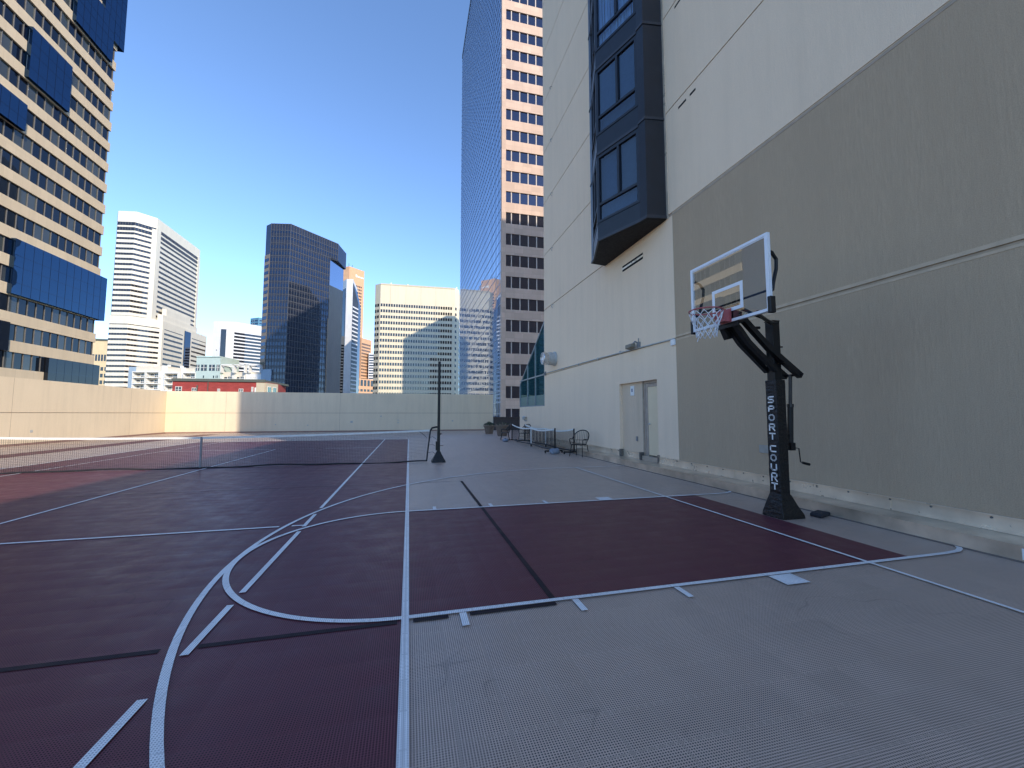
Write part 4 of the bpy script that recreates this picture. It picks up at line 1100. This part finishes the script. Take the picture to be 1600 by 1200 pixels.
# off to the right, hidden behind the granite tower: the block whose shade falls on the cream block
sb = thing('hidden_block', 'plain grey office slab standing behind the granite tower', 'building', (100, 205, GB), 'downtown towers')
zc0, zc1 = 51 + (300 - 180) / .864 * TE, 68.5 + (300 - 230) / .864 * TE
MB().prism([(62, 180), (120, 180), (120, 230), (62, 230)], GB, 0, 0, [zc0, zc0, zc1, zc1]).build('wall', M['D_white'], sb)

# ------------------------------------------------------------------ apartments and brick block over the parapet
ap = thing('balcony_apartments', 'pale apartment block with white balconies and a green middle section', 'building', (-110, 265, GB))
FA, FB = Vector((-150.0, 268.0)), Vector((-70.0, 251.2))
def fu(u):   # metres along the facade for the photo column of a feature (measured once)
    tbl = [(202, 0), (213, 3.9), (250, 18.0), (257, 20.8), (276, 28.1), (283, 30.6), (301, 37.4), (337, 50.3), (357, 57.4), (375, 63.6), (380, 65.4), (400, 72.0), (416, 77.4)]
    for (a, s), (b, t) in zip(tbl, tbl[1:]):
        if u <= b: return s + (t - s) * (u - a) / (b - a)
    return tbl[-1][1]
def fb(mb, u0, u1, n0, n1, z0, z1, mi=0): mb.fbox(FA, FB, fu(u0), fu(u1), n0, n1, z0, z1, mi)
m = MB(); fb(m, 202, 213, -14, .2, GB, 27.2); m.build('end_wall', M['F_blue'], ap)
m = MB(); fb(m, 400, 416, -14, 1.5, GB, 26.0); m.build('end_wall', M['F_blue'], ap)
m = MB(); fb(m, 213, 257, -14, 0, GB, 27.6); fb(m, 257, 301, -14, 0, GB, 26.6); fb(m, 337, 400, -14, 0, GB, 24.6); m.build('wall', M['F_cream'], ap)
m = MB(); fb(m, 301, 337, -14, 2.2, GB, 32.5); fb(m, 301, 337, -14, 2.6, 32.5, 33.1); m.build('middle_block', M['F_green'], ap)
for u0, u1 in ((301.5, 306), (308.5, 317), (320.5, 329), (331.5, 336)):
    w = MB(); fb(w, u0, u1, 2.0, 2.3, 25.0, 28.4); w.fbox(FA, FB, (fu(u0) + fu(u1)) / 2 - .12, (fu(u0) + fu(u1)) / 2 + .12, 2.3, 2.4, 25.0, 28.4, 1); w.fbox(FA, FB, fu(u0), fu(u1), 2.3, 2.4, 26.6, 26.8, 1)
    w.build('window', [M['strip_glass'], M['F_white']], ap)
for u0, u1 in ((312, 313.5), (327, 328.5), (331, 332), (333, 334)):
    w = MB(); fb(w, u0, u1, 2.0, 2.3, 21.0, 22.4); w.build('window', M['strip_glass'], ap)
def balcony(u0, u1, z, roof=False):
    b = MB(); fb(b, u0, u1, 0, 2.4, z - .28, z, 0); fb(b, u0, u1, 2.28, 2.4, z, z + .18, 0); fb(b, u0, u1, 2.3, 2.4, z + .95, z + 1.1, 0)
    fb(b, u0, u0 + .8, 0, 2.45, z, z + 2.8, 0); fb(b, u1 - .8, u1, 0, 2.45, z, z + 2.8, 0)
    n = 9
    for i in range(n): fb(b, u0 + (u1 - u0) * i / n, u0 + (u1 - u0) * i / n + .12, 2.32, 2.38, z + .18, z + .95, 0)
    if roof: fb(b, u0, u1, 0, 2.6, z + 2.8, z + 3.3, 0)
    bo = b.build('balcony', M['F_white'], ap)
    d = MB(); mid = (u0 + u1) / 2
    fb(d, mid - 1.2, mid + 4.2, .02, .12, z, z + 2.2, 0); fb(d, mid + 1.2, mid + 1.6, .12, .2, z, z + 2.2, 1); fb(d, u0 + 2, mid - 3, .02, .12, z + .9, z + 2.0, 0)
    d.build('glass_door', [M['strip_glass'], M['F_white']], bo)
for z in (21.2, 17.9, 14.6, 11.3):
    balcony(213, 231, z, z > 21); balcony(232, 250, z, z > 21); balcony(257, 276, z - .6, z > 21); balcony(283, 301, z - .4, z > 21)
    balcony(338, 356.5, z - 1.4, False); balcony(357.5, 375, z - 1.4, False)
for u0, u1 in ((338, 357), (357.5, 375), (381, 400)):
    m = MB()
    fb(m, u0, u0 + .9, .0, 2.6, 24.0, 28.6); fb(m, u1 - .9, u1, .0, 2.6, 24.0, 28.6); fb(m, u0, u1, 2.0, 2.6, 28.0, 28.6); fb(m, u0, u1, -5.0, -4.4, 28.0, 28.6); fb(m, u0, u0 + .9, -5, 2.0, 28.0, 28.5); fb(m, u1 - .9, u1, -5, 2.0, 28.0, 28.5)
    m.build('pergola', M['F_white'], ap)
m = MB(); fb(m, 250.5, 256.5, 0, 1.0, GB, 27.9); m.build('stair_wall', M['F_white'], ap)
m = MB(); fb(m, 277, 282.5, 0, .8, GB, 26.9); m.build('stair_wall', M['F_white'], ap)
m = MB(); fb(m, 376, 400, 0, 1.6, GB, 23.2)
for i in range(8): fb(m, 384 + i * 1.1, 384.5 + i * 1.1, 1.6, 1.8, 17.8, 22.0)
m.build('stair_wall', M['F_white'], ap)
for u, z in ((214, 28.3), (231, 28.0), (250, 28.0), (268, 27.4)):
    MB().fbox(FA, FB, fu(u), fu(u) + 1.2, -4, -3, 26.5, z + .9).build('roof_vent', M['F_white'], ap)

gb = thing('brick_block', 'low red brick building with white windows and a dark cornice', 'building', (-66, 178, GB))
G0, G1, G2 = (-82.6, 171.4), (-52.2, 169.3), (-50.6, 178.6)
MB().prism([G0, G1, G2, (-52, 195), (-83, 195)], GB, 13.2).build('wall', M['brick'], gb)
L = (Vector(G1) - Vector(G0)).length
m = MB(); m.fbox(G0, G1, -.2, L + .1, 0, .45, 13.2, 14.2); m.fbox(G0, G1, -.2, L + .1, -24, 0, 13.2, 14.0); m.build('cornice', M['G_cornice'], gb)
m = MB(); m.fbox(G1, G2, .1, 9.3, 0, .25, GB, 13.0); m.fbox(G0, G1, L - 2.9, L, .0, .2, GB, 13.0); m.build('end_bay', M['G_cream'], gb)
for s0, s1, z0, z1 in ((1.0, 3.1, 9.0, 11.3), (6.3, 7.8, 8.9, 10.9), (14.6, 15.5, 9.0, 10.6), (21.7, 23.2, 8.9, 10.7), (25.9, 26.6, 8.9, 11.4), (27.0, 27.5, 8.6, 11.2)):
    f = MB(); f.fbox(G0, G1, s0, s1, .0, .14, z0, z1, 0); w = f.build('window', M['F_white'], gb)
    p = MB(); md = (s0 + s1) / 2; zm = (z0 + z1) / 2
    for a, b in ((s0 + .15, md - .1), (md + .1, s1 - .15)):
        if b > a:
            p.fbox(G0, G1, a, b, .14, .17, z0 + .15, zm - .06); p.fbox(G0, G1, a, b, .14, .17, zm + .06, z1 - .15)
    p.build('pane', M['J_glass'], w)
for s in (1.2, 5.2):
    f = MB(); f.fbox(G1, G2, s, s + 2.6, .25, .36, 7.0, 11.8, 0); w = f.build('window', M['F_white'], gb)
    p = MB()
    for a in (s + .2, s + 1.4):
        for z0, z1 in ((7.3, 9.3), (9.6, 11.5)): p.fbox(G1, G2, a, a + 1.0, .36, .39, z0, z1)
    p.build('pane', M['green_glass'], w)
m = MB(); m.fbox(G0, G1, 7.85, 8.2, .0, .3, 8.6, 11.8); m.build('downpipe', M['G_cornice'], gb)
m = MB(); m.fbox(G0, G1, 11.4, 11.6, 0, .25, 4, 13.1); m.build('downpipe', M['G_cornice'], gb)

# ------------------------------------------------------------------ sky, sun, camera
to_sun = Vector((.503 * math.cos(SUN_EL), -.864 * math.cos(SUN_EL), math.sin(SUN_EL)))
w = bpy.data.worlds.new('World'); scene.world = w; w.use_nodes = True
nt = w.node_tree; bg = nt.nodes['Background']
sky = nt.nodes.new('ShaderNodeTexSky'); sky.sky_type = 'NISHITA'; sky.sun_disc = False
sky.sun_elevation = SUN_EL; sky.sun_rotation = math.atan2(to_sun.x, to_sun.y)
sky.altitude = 1600; sky.air_density = 1.0; sky.dust_density = .3; sky.ozone_density = 4.5
gm = nt.nodes.new('ShaderNodeGamma'); gm.inputs[1].default_value = 1.0
nt.links.new(sky.outputs[0], gm.inputs[0]); nt.links.new(gm.outputs[0], bg.inputs[0]); bg.inputs[1].default_value = .15
sl = bpy.data.lights.new('sun', 'SUN'); sl.energy = 2.1; sl.angle = R_(.55); sl.color = (1.0, .87, .68)
so = bpy.data.objects.new('sun', sl); C.objects.link(so); so.rotation_euler = to_sun.to_track_quat('Z', 'Y').to_euler()

F_ = 636.0; VX, VY = 639.0, 646.0
tilt = math.atan((VY - 600) / F_); yaw = math.atan((800 - VX) / math.hypot(F_, VY - 600))
cam = bpy.data.cameras.new('camera'); co = bpy.data.objects.new('camera', cam); C.objects.link(co)
co.location = (0, 0, H_CAM)
fwd = Vector((math.sin(yaw) * math.cos(tilt), math.cos(yaw) * math.cos(tilt), math.sin(tilt)))
co.rotation_euler = fwd.to_track_quat('-Z', 'Y').to_euler()
cam.sensor_width = 36; cam.sensor_fit = 'HORIZONTAL'; cam.lens = 36 * F_ / 1600; cam.clip_end = 6000; cam.clip_start = .05
scene.camera = co
vs = scene.view_settings; vs.view_transform = 'Standard'; vs.look = 'None'; vs.exposure = 1.25; vs.gamma = 1
scene.cycles.use_denoising = True; scene.cycles.filter_width = 1.45
scene.cycles.max_bounces = 8; scene.cycles.transparent_max_bounces = 16
